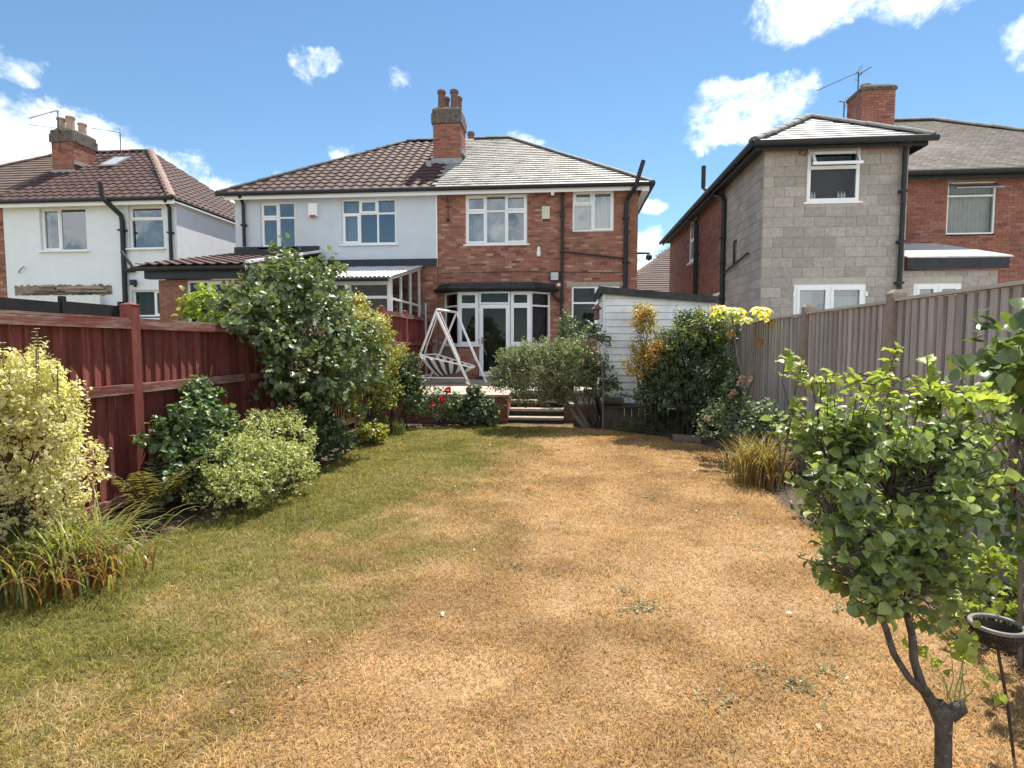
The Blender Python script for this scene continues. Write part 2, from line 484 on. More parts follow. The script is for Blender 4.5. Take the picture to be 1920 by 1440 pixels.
class MB:
    """collects shapes in world metres, links them as one mesh object"""

    def __init__(self, M4=None):
        self.v, self.f, self.M = [], [], M4

    def add(self, vs, fs):
        b = len(self.v)
        if self.M is not None:
            vs = [tuple(self.M @ Vector(p)) for p in vs]
        self.v += [tuple(p) for p in vs]
        self.f += [tuple(b + i for i in q) for q in fs]

    def box(self, x0, x1, y0, y1, z0, z1):
        x0, x1 = min(x0, x1), max(x0, x1)
        y0, y1 = min(y0, y1), max(y0, y1)
        z0, z1 = min(z0, z1), max(z0, z1)
        self.add([(x0, y0, z0), (x1, y0, z0), (x1, y1, z0), (x0, y1, z0), (x0, y0, z1), (x1, y0, z1), (x1, y1, z1), (x0, y1, z1)],
                 [(0, 3, 2, 1), (4, 5, 6, 7), (0, 1, 5, 4), (1, 2, 6, 5), (2, 3, 7, 6), (3, 0, 4, 7)])
        return self

    def beam(self, a, b, w, h, up=(0, 0, 1)):
        a, b = Vector(a), Vector(b)
        d = (b - a).normalized()
        u = Vector(up)
        s = d.cross(u)
        if s.length < 1e-4:
            s = d.cross(Vector((1, 0, 0)))
        s.normalize()
        u = s.cross(d)
        vs = []
        for p in (a, b):
            for i, j in ((-1, -1), (1, -1), (1, 1), (-1, 1)):
                vs.append(p + s * (i * w / 2) + u * (j * h / 2))
        self.add(vs, [(0, 1, 2, 3), (7, 6, 5, 4), (0, 4, 5, 1), (1, 5, 6, 2), (2, 6, 7, 3), (3, 7, 4, 0)])
        return self

    def tube(self, pts, rad, n=8, cap=True):
        pts = [Vector(p) for p in pts]
        rs = rad if isinstance(rad, (list, tuple)) else [rad] * len(pts)
        vs, fs = [], []
        ref = None
        for i, p in enumerate(pts):
            d = (pts[min(i + 1, len(pts) - 1)] - pts[max(i - 1, 0)]).normalized()
            if ref is None:
                ref = d.cross(Vector((0, 0, 1)))
                if ref.length < .05:
                    ref = d.cross(Vector((1, 0, 0)))
            u = (ref - d * ref.dot(d)).normalized()
            ref = u
            w = d.cross(u)
            for k in range(n):
                a = 2 * math.pi * k / n
                vs.append(p + (u * math.cos(a) + w * math.sin(a)) * rs[i])
        for i in range(len(pts) - 1):
            for k in range(n):
                a, b = i * n + k, i * n + (k + 1) % n
                fs.append((a, b, b + n, a + n))
        if cap:
            fs.append(tuple(range(n))[::-1])
            fs.append(tuple(range((len(pts) - 1) * n, len(pts) * n)))
        self.add(vs, fs)
        return self

    def lathe(self, c, prof, n=14, cap=True):
        vs, fs = [], []
        for r, z in prof:
            for k in range(n):
                a = 2 * math.pi * k / n
                vs.append((c[0] + r * math.cos(a), c[1] + r * math.sin(a), c[2] + z))
        for i in range(len(prof) - 1):
            for k in range(n):
                a, b = i * n + k, i * n + (k + 1) % n
                fs.append((a, b, b + n, a + n))
        if cap:
            fs.append(tuple(range(n))[::-1])
            fs.append(tuple(range((len(prof) - 1) * n, len(prof) * n)))
        self.add(vs, fs)
        return self

    def poly(self, pts, thick=None):
        if thick is None:
            self.add(pts, [tuple(range(len(pts)))])
        else:
            n = len(pts)
            t = Vector(thick)
            self.add(list(pts) + [Vector(p) + t for p in pts],
                     [tuple(range(n))[::-1], tuple(range(n, 2 * n))] + [(i, (i + 1) % n, n + (i + 1) % n, n + i) for i in range(n)])
        return self

    def wall(self, x0, x1, z0, z1, y, th, holes=()):
        """wall slab facing -Y (front at y, back at y+th) with rectangular holes (x0,x1,z0,z1)"""
        xs = sorted({x0, x1, *[min(max(h[i], x0), x1) for h in holes for i in (0, 1)]})
        zs = sorted({z0, z1, *[min(max(h[i], z0), z1) for h in holes for i in (2, 3)]})
        for i in range(len(xs) - 1):
            for j in range(len(zs) - 1):
                cx, cz = (xs[i] + xs[i + 1]) / 2, (zs[j] + zs[j + 1]) / 2
                if any(h[0] < cx < h[1] and h[2] < cz < h[3] for h in holes):
                    continue
                self.box(xs[i], xs[i + 1], y, y + th, zs[j], zs[j + 1])
        return self

    def mesh(self, name):
        me = bpy.data.meshes.new(name)
        me.from_pydata(self.v, [], self.f)
        return me

    def build(self, name, m, parent=None, kind=None, smooth=False):
        me = self.mesh(name)
        me.materials.append(M[m] if isinstance(m, str) else m)
        if smooth:
            me.polygons.foreach_set('use_smooth', [True] * len(me.polygons))
        o = bpy.data.objects.new(name, me)
        attach(o, parent)
        return tag(o, kind=kind)


def np_mesh(name, V, F, m, parent=None, attrs=None, kind=None, smooth=False):
    """mesh from arrays: V (n,3), F (k,3) or (k,4)"""
    me = bpy.data.meshes.new(name)
    nv, nf, k = len(V), len(F), F.shape[1]
    me.vertices.add(nv)
    me.vertices.foreach_set('co', np.ascontiguousarray(V, dtype=np.float32).ravel())
    me.loops.add(nf * k)
    me.loops.foreach_set('vertex_index', np.ascontiguousarray(F, dtype=np.int32).ravel())
    me.polygons.add(nf)
    me.polygons.foreach_set('loop_start', np.arange(0, nf * k, k, dtype=np.int32))
    me.polygons.foreach_set('loop_total', np.full(nf, k, dtype=np.int32))
    if smooth:
        me.polygons.foreach_set('use_smooth', np.ones(nf, dtype=bool))
    me.update(calc_edges=True)
    for an, arr in (attrs or {}).items():
        a = me.attributes.new(an, 'FLOAT', 'POINT')
        a.data.foreach_set('value', np.ascontiguousarray(arr, dtype=np.float32))
    me.materials.append(M[m] if isinstance(m, str) else m)
    o = bpy.data.objects.new(name, me)
    attach(o, parent)
    return tag(o, kind=kind)


_TM = {}


def template(key, fn):
    """template mesh as (verts array, list of faces)"""
    if key not in _TM:
        mb = MB()
        fn(mb)
        _TM[key] = [np.array(mb.v, dtype=float), mb.f, {}]
    return _TM[key]


def pieces(parent, name, items, m, limit=300, stuffname=None, front=None, keep=lambda i: True):
    """items: (key, Matrix). The `limit` nearest become objects sharing mesh data, the rest one joined part."""
    pw = Vector(parent.location) if parent.type == 'EMPTY' else Vector((0, 0, 0))
    if parent.type != 'EMPTY' and parent.parent is not None:
        pw = Vector((0, 0, 0))
    mt = M[m] if isinstance(m, str) else m
    order = sorted(items, key=lambda it: (it[1].translation - Vector(CAMP)).length)
    for key, mx in order[:limit]:
        V, F, cache = _TM[key]
        if m not in cache:
            me = bpy.data.meshes.new(name)
            me.from_pydata(V.tolist(), [], F)
            me.materials.append(mt)
            cache[m] = me
        o = bpy.data.objects.new(name, cache[m])
        COL.objects.link(o)
        o.parent = parent
        o.matrix_basis = Matrix.Translation(-pw) @ mx
    rest = order[limit:]
    if rest:
        vs, fs, rn, b = [], [], [], 0
        for key, mx in rest:
            V, F, _ = _TM[key]
            A = np.array(mx)
            vs.append(V @ A[:3, :3].T + A[:3, 3])
            fs += [tuple(b + i for i in q) for q in F]
            rn.append(np.full(len(V), random.random()))
            b += len(V)
        me = bpy.data.meshes.new(stuffname or name + '_field')
        me.from_pydata(np.concatenate(vs).tolist(), [], fs)
        a = me.attributes.new('rnd', 'FLOAT', 'POINT')
        a.data.foreach_set('value', np.concatenate(rn).astype(np.float32))
        me.materials.append(mt)
        o = bpy.data.objects.new(stuffname or name + '_field', me)
        attach(o, parent)
        tag(o, kind='stuff')


def frame_front(x, y, z):
    return Matrix.Translation((x, y, z))


def course_items(u0, u1, z0, z1, holes, L=.225, H=.075, gap=.010, dep=.03, place=None, header=False):
    """bricks or blocks of one wall face, in local u (along), z (up); place(u,z) -> Matrix"""
    items = []
    n = int(math.ceil((z1 - z0) / H - 1e-6))
    for r in range(n):
        za, zb = z0 + r * H, min(z0 + (r + 1) * H, z1)
        if zb - za < .02:
            continue
        off = (L / 2 if r % 2 else 0) + random.uniform(-.004, .004)
        cuts = []
        u = u0 - off
        while u < u1:
            a, b = max(u, u0), min(u + L, u1)
            u += L
            if b - a > .03:
                cuts.append((a, b))
        for a, b in cuts:
            segs = [(a, b)]
            for h in holes:
                if zb <= h[2] + .01 or za >= h[3] - .01:
                    continue
                ns = []
                for s, t in segs:
                    if t <= h[0] or s >= h[1]:
                        ns.append((s, t))
                    else:
                        if h[0] - s > .03:
                            ns.append((s, h[0]))
                        if t - h[1] > .03:
                            ns.append((h[1], t))
                segs = ns
            for s, t in segs:
                w = round((t - s - gap) / .005) * .005
                hh = round((zb - za - gap) / .005) * .005
                key = ('course', w, hh, dep)
                template(key, lambda mb: mb.box(-w / 2, w / 2, -.008, dep, -hh / 2, hh / 2))
                items.append((key, place((s + t) / 2, (za + zb) / 2)))
    return items


def place_front(y):
    return lambda u, z: Matrix.Translation((u, y + random.uniform(-.0015, .0015), z))


def place_side(x):
    """face towards -X; local u runs along +Y"""
    rot = Matrix.Rotation(R(-90), 4, 'Z')
    return lambda u, z: Matrix.Translation((x + random.uniform(-.0015, .0015), u, z)) @ rot


def place_side_pos(x):
    rot = Matrix.Rotation(R(90), 4, 'Z')
    return lambda u, z: Matrix.Translation((x + random.uniform(-.0015, .0015), u, z)) @ rot


def in_poly(p, poly):
    c = False
    for i in range(len(poly)):
        (x0, y0), (x1, y1) = poly[i - 1], poly[i]
        if (y0 > p[1]) != (y1 > p[1]) and p[0] < (x1 - x0) * (p[1] - y0) / (y1 - y0) + x0:
            c = not c
    return c


def tile_pan(w, l):
    def fn(mb):
        n = 9
        prof = [(i / (n - 1) - .5, .017 * math.sin(2 * math.pi * (i / (n - 1)) + .6)) for i in range(n)]
        vs = []
        for t, lift in ((0, .044), (1, .014)):
            for a, h in prof:
                vs.append((a * w, (t - .5) * l, h * (w / .3) + lift))
        for a, h in prof:
            vs.append((a * w, -.5 * l, h * (w / .3) + .022))
        fs = [(i, i + 1, n + i + 1, n + i) for i in range(n - 1)] + [(2 * n + i, 2 * n + i + 1, i + 1, i) for i in range(n - 1)]
        mb.add(vs, fs)
    return fn


def tile_flat(w, l, t=.014, lift=.012):
    def fn(mb):
        g = .004
        x0, x1 = -w / 2 + g, w / 2 - g
        mb.add([(x0, -l / 2, lift), (x1, -l / 2, lift), (x1, l / 2, .002), (x0, l / 2, .002),
                (x0, -l / 2, lift + t), (x1, -l / 2, lift + t), (x1, l / 2, .004 + t * .3), (x0, l / 2, .004 + t * .3)],
               [(4, 5, 6, 7), (0, 1, 5, 4), (1, 2, 6, 5), (3, 0, 4, 7)])
    return fn


def slope_items(poly, w, l, key, fn, jit=.003, slack=0., stagger=True):
    """tiles on a roof slope; poly[0]->poly[1] is the eave"""
    P = [Vector(p) for p in poly]
    u = (P[1] - P[0]).normalized()
    nrm = None
    for i in range(2, len(P)):
        c = u.cross(P[i] - P[0])
        if c.length > 1e-3:
            nrm = c.normalized()
            break
    v = nrm.cross(u)
    q = [((p - P[0]).dot(u), (p - P[0]).dot(v)) for p in P]
    template(key, fn)
    umin, umax = min(a for a, _ in q), max(a for a, _ in q)
    vmax = max(b for _, b in q)
    items = []
    r = 0
    rot = Matrix((u, v, nrm)).transposed().to_4x4()
    while (r + .4) * l < vmax:
        b = (r + .5) * l
        a = umin + (w / 2 if (r % 2 == 0 or not stagger) else 0)
        while a < umax:
            if in_poly((a, b), q):
                p = P[0] + u * a + v * b + nrm * random.uniform(0, jit)
                items.append((key, Matrix.Translation(p) @ rot @ Matrix.Rotation(random.uniform(-.006, .006), 4, 'Z')))
            a += w
        r += 1
    return items


def ridge_items(a, b, l=.42, r=.13):
    a, b = Vector(a), Vector(b)
    d = b - a
    n = max(1, int(round(d.length / l)))
    L = d.length / n
    key = ('ridge', round(L, 3), r)

    def fn(mb):
        k = 8
        vs = []
        for x, s in ((-.5 * L, 1.06), (.5 * L + .02, .97)):
            for i in range(k + 1):
                t = math.pi * i / k
                vs.append((x, r * s * math.cos(t), r * s * .72 * math.sin(t)))
        fs = [(i, i + 1, k + 2 + i, k + 1 + i) for i in range(k)] + [tuple(range(k + 1)), tuple(range(k + 1, 2 * k + 2))[::-1]]
        mb.add(vs, fs)
    template(key, fn)
    x = d.normalized()
    y = Vector((0, 0, 1)).cross(x).normalized()
    z = x.cross(y)
    rot = Matrix((x, y, z)).transposed().to_4x4()
    return [(key, Matrix.Translation(a + d * ((i + .5) / n) + z * random.uniform(-.006, .006)) @ rot) for i in range(n)]


def window(parent, x0, x1, z0, z1, y, cells, M4=None, fw=.05, sill=True, glass='glass', back=None, name='window', frame='pvc', depth=.07, label=None, room=.5, sillw=.06):
    """uPVC window in local coordinates facing -Y: cells (fx0,fx1,fz0,fz1,opens). Parts: frame, sash, pane, sill, blind."""
    W, H = x1 - x0, z1 - z0
    fr = MB(M4)
    fr.box(x0, x0 + fw, y, y + depth, z0, z1).box(x1 - fw, x1, y, y + depth, z0, z1)
    fr.box(x0 + fw, x1 - fw, y, y + depth, z0, z0 + fw).box(x0 + fw, x1 - fw, y, y + depth, z1 - fw, z1)
    rects = []
    for c in cells:
        a, b, p, q = x0 + c[0] * W, x0 + c[1] * W, z0 + c[2] * H, z0 + c[3] * H
        h = fw * .5
        rects.append((a + (fw if c[0] == 0 else h), b - (fw if c[1] == 1 else h), p + (fw if c[2] == 0 else h), q - (fw if c[3] == 1 else h), c[4]))
        if c[1] < 1:
            fr.box(b - h, b + h, y + .004, y + depth - .004, p + (fw if c[2] == 0 else 0), q - (fw if c[3] == 1 else 0))
        if c[3] < 1:
            fr.box(a + (fw if c[0] == 0 else h), b - (fw if c[1] == 1 else h), y + .006, y + depth - .006, q - h, q + h)
    w = fr.build(name, frame, parent)
    if label:
        w['label'] = label
    for a, b, p, q, op in rects:
        g = 0
        if op:
            s = MB(M4)
            e = .045
            yy = y - .018
            s.box(a - .012, a + e, yy, y + .05, p - .012, q + .012).box(b - e, b + .012, yy, y + .05, p - .012, q + .012)
            s.box(a + e, b - e, yy, y + .05, p - .012, p + e).box(a + e, b - e, yy, y + .05, q - e, q + .012)
            s.build('sash', frame, w)
            g = e
        gl = MB(M4)
        gl.add([(a + g, y + .03, p + g), (b - g, y + .03, p + g), (b - g, y + .03, q - g), (a + g, y + .03, q - g)], [(0, 1, 2, 3)])
        gl.build('pane', glass, w)
    if sill:
        MB(M4).box(x0 - .07, x1 + .07, y - sillw, y + .06, z0 - .045, z0 - .003).build('sill', frame, w)
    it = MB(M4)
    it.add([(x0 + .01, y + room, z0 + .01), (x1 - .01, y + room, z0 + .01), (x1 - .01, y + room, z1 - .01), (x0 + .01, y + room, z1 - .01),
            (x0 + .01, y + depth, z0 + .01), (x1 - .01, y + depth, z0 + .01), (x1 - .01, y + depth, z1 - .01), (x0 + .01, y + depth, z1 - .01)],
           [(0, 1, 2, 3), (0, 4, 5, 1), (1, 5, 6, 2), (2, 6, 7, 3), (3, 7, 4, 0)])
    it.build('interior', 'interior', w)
    if back:
        bm, spans = back
        for a, b, p, q in spans:
            A, B, P_, Q = x0 + a * W, x0 + b * W, z0 + p * H, z0 + q * H
            n = max(8, int((B - A) / .035))
            vs, fs = [], []
            for i in range(n + 1):
                xx = A + (B - A) * i / n
                yy = y + .16 + .018 * math.sin(i * math.pi / 1.5)
                vs += [(xx, yy, P_), (xx, yy, Q)]
            for i in range(n):
                fs.append((2 * i, 2 * i + 2, 2 * i + 3, 2 * i + 1))
            bl = MB(M4)
            bl.add(vs, fs)
            bl.build('blind', bm, w)
    return w


def pipe(parent, pts, r=.055, name='drainpipe', m='black_pvc', wall_y=None, brackets=()):
    mb = MB().tube(pts, r, 10)
    for p in brackets:
        x, y, z = p
        mb.box(x - r * 1.5, x + r * 1.5, y - r * 1.15, y + r * 1.6, z - .025, z + .025)
    return mb.build(name, m, parent)


def gutter(parent, a, b, r=.065, m='black_pvc'):
    mb = MB()
    mb.tube([a, b], r, 10)
    n = int((Vector(b) - Vector(a)).length / .9)
    return mb.build('gutter', m, parent)


# ------------------------------------------------------------------ foliage
def norm(a):
    return a / np.maximum(np.linalg.norm(a, axis=1, keepdims=True), 1e-9)


# leaf outlines: x along the leaf, y across, z fold; last column marks the margin
T_DIAMOND = (np.array([(0, 0, 0), (.5, .30, .07), (1, 0, -.05), (.5, -.30, .07)], float), np.array([(0, 2, 1), (0, 3, 2)]), np.array([.2, 1, .35, 1]))
T_SLIM = (np.array([(0, 0, 0), (.5, .13, .03), (1, 0, -.05), (.5, -.13, .03)], float), np.array([(0, 2, 1), (0, 3, 2)]), np.array([.2, 1, .35, 1]))
_ov = [(0, 0, 0), (.35, 0, -.02), (.72, 0, -.03), (1, 0, -.13), (.18, .25, .05), (.5, .37, .08), (.8, .22, .02), (.18, -.25, .05), (.5, -.37, .08), (.8, -.22, .02)]
_of = [(0, 1, 4), (1, 5, 4), (1, 2, 5), (2, 6, 5), (2, 3, 6), (0, 7, 1), (1, 7, 8), (1, 8, 2), (2, 8, 9), (2, 9, 3)]
T_OVAL = (np.array(_ov, float), np.array(_of), np.array([0, 0, 0, .6, 1, 1, 1, 1, 1, 1.]))
_ro = np.array(_ov, float)
_ro[:, 1] *= 1.2
_ro[[4, 5, 6, 7, 8, 9], 2] += .07
_ro[3, 2] -= .12
T_ROUND = (_ro, np.array(_of), T_OVAL[2])
_lo = np.array(_ov, float)
_lo[:, 1] *= .72
T_LANCE = (_lo, np.array(_of), T_OVAL[2])


def leaf_mesh(name, m, parent, P, A, N, S, T, kind=None, rnd=None, rng=RNG):
    n = len(P)
    A = norm(A)
    N = norm(N - (N * A).sum(1, keepdims=True) * A)
    B = np.cross(N, A)
    V, F, E = T
    S = np.asarray(S)[:, None, None]
    W = P[:, None, :] + S * (V[None, :, 0:1] * A[:, None, :] + V[None, :, 1:2] * B[:, None, :] + V[None, :, 2:3] * N[:, None, :])
    k = len(V)
    FF = (F[None] + (np.arange(n) * k)[:, None, None]).reshape(-1, 3)
    r = np.repeat(rng.random(n) if rnd is None else rnd, k)
    return np_mesh(name, W.reshape(-1, 3), FF, m, parent, {'rnd': r, 'edge': np.tile(E, n)}, kind)


def leaf_objects(parent, m, P, A, N, S, T, name='leaf'):
    """single leaves as objects that share one mesh"""
    key = ('leaf', id(T))
    if key not in _TM:
        _TM[key] = [T[0], [tuple(f) for f in T[1]], {}]
    mt = M[m]
    cache = _TM[key][2]
    if m not in cache:
        me = bpy.data.meshes.new(name)
        me.from_pydata(T[0].tolist(), [], [tuple(int(i) for i in f) for f in T[1]])
        a = me.attributes.new('edge', 'FLOAT', 'POINT')
        a.data.foreach_set('value', T[2].astype(np.float32))
        me.materials.append(mt)
        cache[m] = me
    A = norm(A)
    N = norm(N - (N * A).sum(1, keepdims=True) * A)
    B = np.cross(N, A)
    for i in range(len(P)):
        o = bpy.data.objects.new(name, cache[m])
        COL.objects.link(o)
        o.parent = parent
        s = float(S[i])
        mx = Matrix(((A[i, 0] * s, B[i, 0] * s, N[i, 0] * s, P[i, 0]), (A[i, 1] * s, B[i, 1] * s, N[i, 1] * s, P[i, 1]),
                     (A[i, 2] * s, B[i, 2] * s, N[i, 2] * s, P[i, 2]), (0, 0, 0, 1)))
        o.matrix_basis = mx


def split_leaves(parent, m, P, A, N, S, T, limit=300, shell=None):
    """the leaves that show largest become objects under `parent` (the crown mesh), the rest were joined"""
    leaf_objects(parent, m, P[:limit], A[:limit], N[:limit], S[:limit], T)


def blob_leaves(rng, blobs, n, size, per=14, twig=.14, up=.5, droop=.25, spread=.75, shell=.45, rough=.22, svar=.3, ground=.03):
    """leaf positions, axes, normals and sizes for a crown made of blobs (centre, radii, weight), gathered on short twigs"""
    w = np.array([b[2] for b in blobs], float)
    w /= w.sum()
    nt = n // per
    idx = rng.choice(len(blobs), nt, p=w)
    C = np.array([b[0] for b in blobs], float)[idx]
    Rd = np.array([b[1] for b in blobs], float)[idx]
    d = norm(rng.normal(size=(nt, 3)))
    d[:, 2] = np.where(d[:, 2] < -.55, -d[:, 2], d[:, 2])
    ph = rng.random(3) * 6
    lump = 1 + rough * (np.sin(d[:, 0] * 5 + ph[0] + idx) * np.cos(d[:, 1] * 4.3 + ph[1]) + np.sin(d[:, 2] * 6 + ph[2] + d[:, 0] * 3)) * .6
    rr = (1 - shell * rng.random(nt) ** 1.4) * lump * (1 + rng.normal(size=nt) * .05)
    c = C + Rd * d * rr[:, None]
    o = norm(d / Rd)
    t = norm(o + np.array([0, 0, up]) + rng.normal(size=(nt, 3)) * .45)
    s = rng.random((nt, per))
    P = c[:, None, :] + t[:, None, :] * (s[:, :, None] - .35) * twig + rng.normal(size=(nt, per, 3)) * twig * .16
    rv = rng.normal(size=(nt, per, 3))
    A = t[:, None, :] * .55 + rv * spread + np.array([0, 0, -droop])
    N = o[:, None, :] * .65 + np.array([0, 0, .7]) + rng.normal(size=(nt, per, 3)) * .45
    S = size * (1 + rng.normal(size=(nt, per)) * svar * .6).clip(.45, 1.7)
    P, A, N, S = P.reshape(-1, 3), A.reshape(-1, 3), N.reshape(-1, 3), S.ravel()
    k = P[:, 2] > ground
    return P[k], A[k], N[k], S[k], c


def stems(rng, base, targets, r0=.018, spread=.12, m='bark', parent=None, name='branches', wob=.06):
    mb = MB()
    b = np.array(base, float)
    for t in targets:
        s = b + np.array([rng.normal() * spread, rng.normal() * spread, 0])
        s[2] = b[2] - .03
        pts = []
        for i in range(5):
            f = i / 4
            p = s * (1 - f) + np.array(t) * f
            p[2] = s[2] + (t[2] - s[2]) * f ** .85
            if 0 < i < 4:
                p[:2] += rng.normal(size=2) * wob
            pts.append(p)
        mb.tube(pts, [r0 * (1 - .75 * i / 4) for i in range(5)], 6)
    return mb.build(name, m, parent, smooth=True)


def shrub(name, label, cat, base, blobs, n, size, m, T=T_DIAMOND, seed=1, nst=14, single=0, group=None, bark='bark', r0=.016, stemspread=.12, **kw):
    rng = np.random.default_rng(seed)
    t = thing(name, label, cat, base, group)
    P, A, N, S, c = blob_leaves(rng, blobs, n, size, **kw)
    if single:
        dist = np.linalg.norm(P - CAMP, axis=1)
        cc = np.array(blobs[0][0])
        order = np.argsort(dist)
        pick = order[:int(len(order) * .45)]
        pick = rng.permutation(pick)[:single]
        rest = np.ones(len(P), bool)
        rest[pick] = False
        cr = leaf_mesh('crown', m, t, P[rest], A[rest], N[rest], S[rest], T, 'stuff', rng=rng)
        leaf_objects(cr, m, P[pick], A[pick], N[pick], S[pick], T)
    else:
        cr = leaf_mesh('crown', m, t, P, A, N, S, T, 'stuff', rng=rng)
    tg = c[rng.permutation(len(c))[:nst]]
    stems(rng, base, tg, r0, stemspread, bark, t)
    return t


def blades(name, m, parent, rng, n, base, rad, length, width, lean=(.4, 1.2), kind='stuff', seg=5, bias=(0, 0), up=1.0):
    """arching strap leaves rising from a tuft"""
    a = rng.random(n) * 2 * np.pi
    d = np.stack([np.cos(a) + bias[0], np.sin(a) + bias[1], np.zeros(n)], 1)
    d = norm(d)
    p0 = np.array(base) + np.stack([rng.normal(size=n) * rad, rng.normal(size=n) * rad, np.zeros(n)], 1)
    L = length * (.55 + .55 * rng.random(n))
    ln = lean[0] + (lean[1] - lean[0]) * rng.random(n)
    side = np.stack([-d[:, 1], d[:, 0], np.zeros(n)], 1)
    V = np.zeros((n, seg + 1, 2, 3))
    pos = p0.copy()
    for i in range(seg + 1):
        f = i / seg
        ang = ln * (f ** 1.3) * 1.7 + .12
        wv = width * (1 - f ** 2.2) * .5 + .0006
        tw = side * np.cos(.6 * f) + np.array([0, 0, 1]) * np.sin(.6 * f) * .3
        V[:, i, 0] = pos - tw * wv
        V[:, i, 1] = pos + tw * wv
        step = d * np.sin(ang)[:, None] + np.array([0, 0, 1]) * (np.cos(ang) * up)[:, None]
        pos = pos + step * (L / seg)[:, None]
        pos[:, 2] = np.maximum(pos[:, 2], .015)
    k = (seg + 1) * 2
    q = np.array([(2 * i, 2 * i + 1, 2 * i + 3, 2 * i + 2) for i in range(seg)])
    F = (q[None] + (np.arange(n) * k)[:, None, None]).reshape(-1, 4)
    return np_mesh(name, V.reshape(-1, 3), F, m, parent, {'rnd': np.repeat(rng.random(n), k)}, kind)


def vnoise(x, y, seed=0):
    """value noise in the plane, 0..1"""
    xi, yi = np.floor(x).astype(np.int64), np.floor(y).astype(np.int64)
    xf, yf = x - xi, y - yi
    u, v = xf * xf * (3 - 2 * xf), yf * yf * (3 - 2 * yf)

    def h(a, b):
        n = (a * 374761393 + b * 668265263 + seed * 144665) & 0x7fffffff
        n = ((n ^ (n >> 13)) * 1274126177) & 0x7fffffff
        return ((n ^ (n >> 16)) & 0xffff) / 65535.
    return (h(xi, yi) * (1 - u) + h(xi + 1, yi) * u) * (1 - v) + (h(xi, yi + 1) * (1 - u) + h(xi + 1, yi + 1) * u) * v


def fbm(x, y, s, o=4, seed=0):
    t, a, tot = 0, 1., 0
    for i in range(o):
        t = t + a * vnoise(x * s, y * s, seed + i * 17)
        tot += a
        a *= .55
        s *= 2.1
    return t / tot


# ------------------------------------------------------------------ the ground, lawn and beds
def grid_mesh(name, X, Y, Z, m, attrs=None, kind='structure'):
    h, w = X.shape
    V = np.stack([X, Y, Z], -1).reshape(-1, 3)
    i = np.arange(h * w).reshape(h, w)
    F = np.stack([i[:-1, :-1], i[:-1, 1:], i[1:, 1:], i[1:, :-1]], -1).reshape(-1, 4)
    return np_mesh(name, V, F, m, None, attrs, kind, smooth=True)


g = MB()
g.add([(-900, -900, -.05), (900, -900, -.05), (900, 900, -.05), (-900, 900, -.05)], [(0, 1, 2, 3)])
g.build('ground', 'ground', None, 'structure')

XL = (np.array([-6, 1, 2, 3.2, 4.5, 5.1, 6.2, 7.3, 9.0, 10.2, 11.0, 11.55]), np.array([-3.3, -3.3, -3.3, -3.4, -3.35, -3.1, -3.05, -3.15, -3.25, -3.2, -2.9, -1.6]))
XR = (np.array([-6, 1, 2.2, 3, 4.4, 6.4, 8, 9.3, 10.0, 10.5, 11.1, 11.55]), np.array([2.4, 2.35, 2.3, 2.25, 2.15, 2.15, 2.3, 2.25, 2.0, 1.5, .75, -.1]))


def lawn_edges(y):
    w = .05 * (vnoise(y * 3, y * 0, 5) - .5)
    return np.interp(y, *XL) + w, np.interp(y, *XR) - w * 1.5


def green_amount(x, y):
    """1 where the lawn is still green, 0 where it is burnt to straw"""
    n = fbm(x, y, .9, 4, 3)
    n2 = fbm(x, y, 3.5, 3, 9)
    g_ = .50 - .30 * (x + 1.25) + (n - .5) * 1.0 + (n2 - .5) * .9
    g_ += .75 * np.exp(-(((x + 1.7) / .95) ** 2 + ((y - 8.3) / 1.5) ** 2))
    g_ += .55 * np.exp(-(((x + .6) / 1.7) ** 2 + ((y - 10.7) / .9) ** 2))
    g_ += .35 * np.exp(-(((x + 3.0) / .7) ** 2))
    g_ -= .55 * np.exp(-(((x + .6) / .9) ** 2 + ((y - 3.0) / 1.6) ** 2))
    g_ -= .35 * np.exp(-(((x - 1.0) / 1.2) ** 2 + ((y - 7.5) / 2.5) ** 2))
    return np.clip(g_, 0, 1)


def tan_amount(x, y):
    return np.clip((fbm(x, y, 2.2, 4, 31) - .5) * 1.8 + .5, 0, 1)


ys = np.concatenate([np.linspace(-6, 1.2, 12), np.linspace(1.3, 11.55, 260)])
xl, xr = lawn_edges(ys)
s_ = np.linspace(0, 1, 150)
LX = xl[:, None] * (1 - s_) + xr[:, None] * s_
LY = np.repeat(ys[:, None], 150, 1)
bumpz = (fbm(LX, LY, 1.1, 3, 77) - .5) * .05
edge_f = np.minimum(1, np.minimum(s_, 1 - s_) * 14)[None]
LZ = .012 + bumpz * edge_f + .012 * edge_f
LG, LT = green_amount(LX, LY), tan_amount(LX, LY)


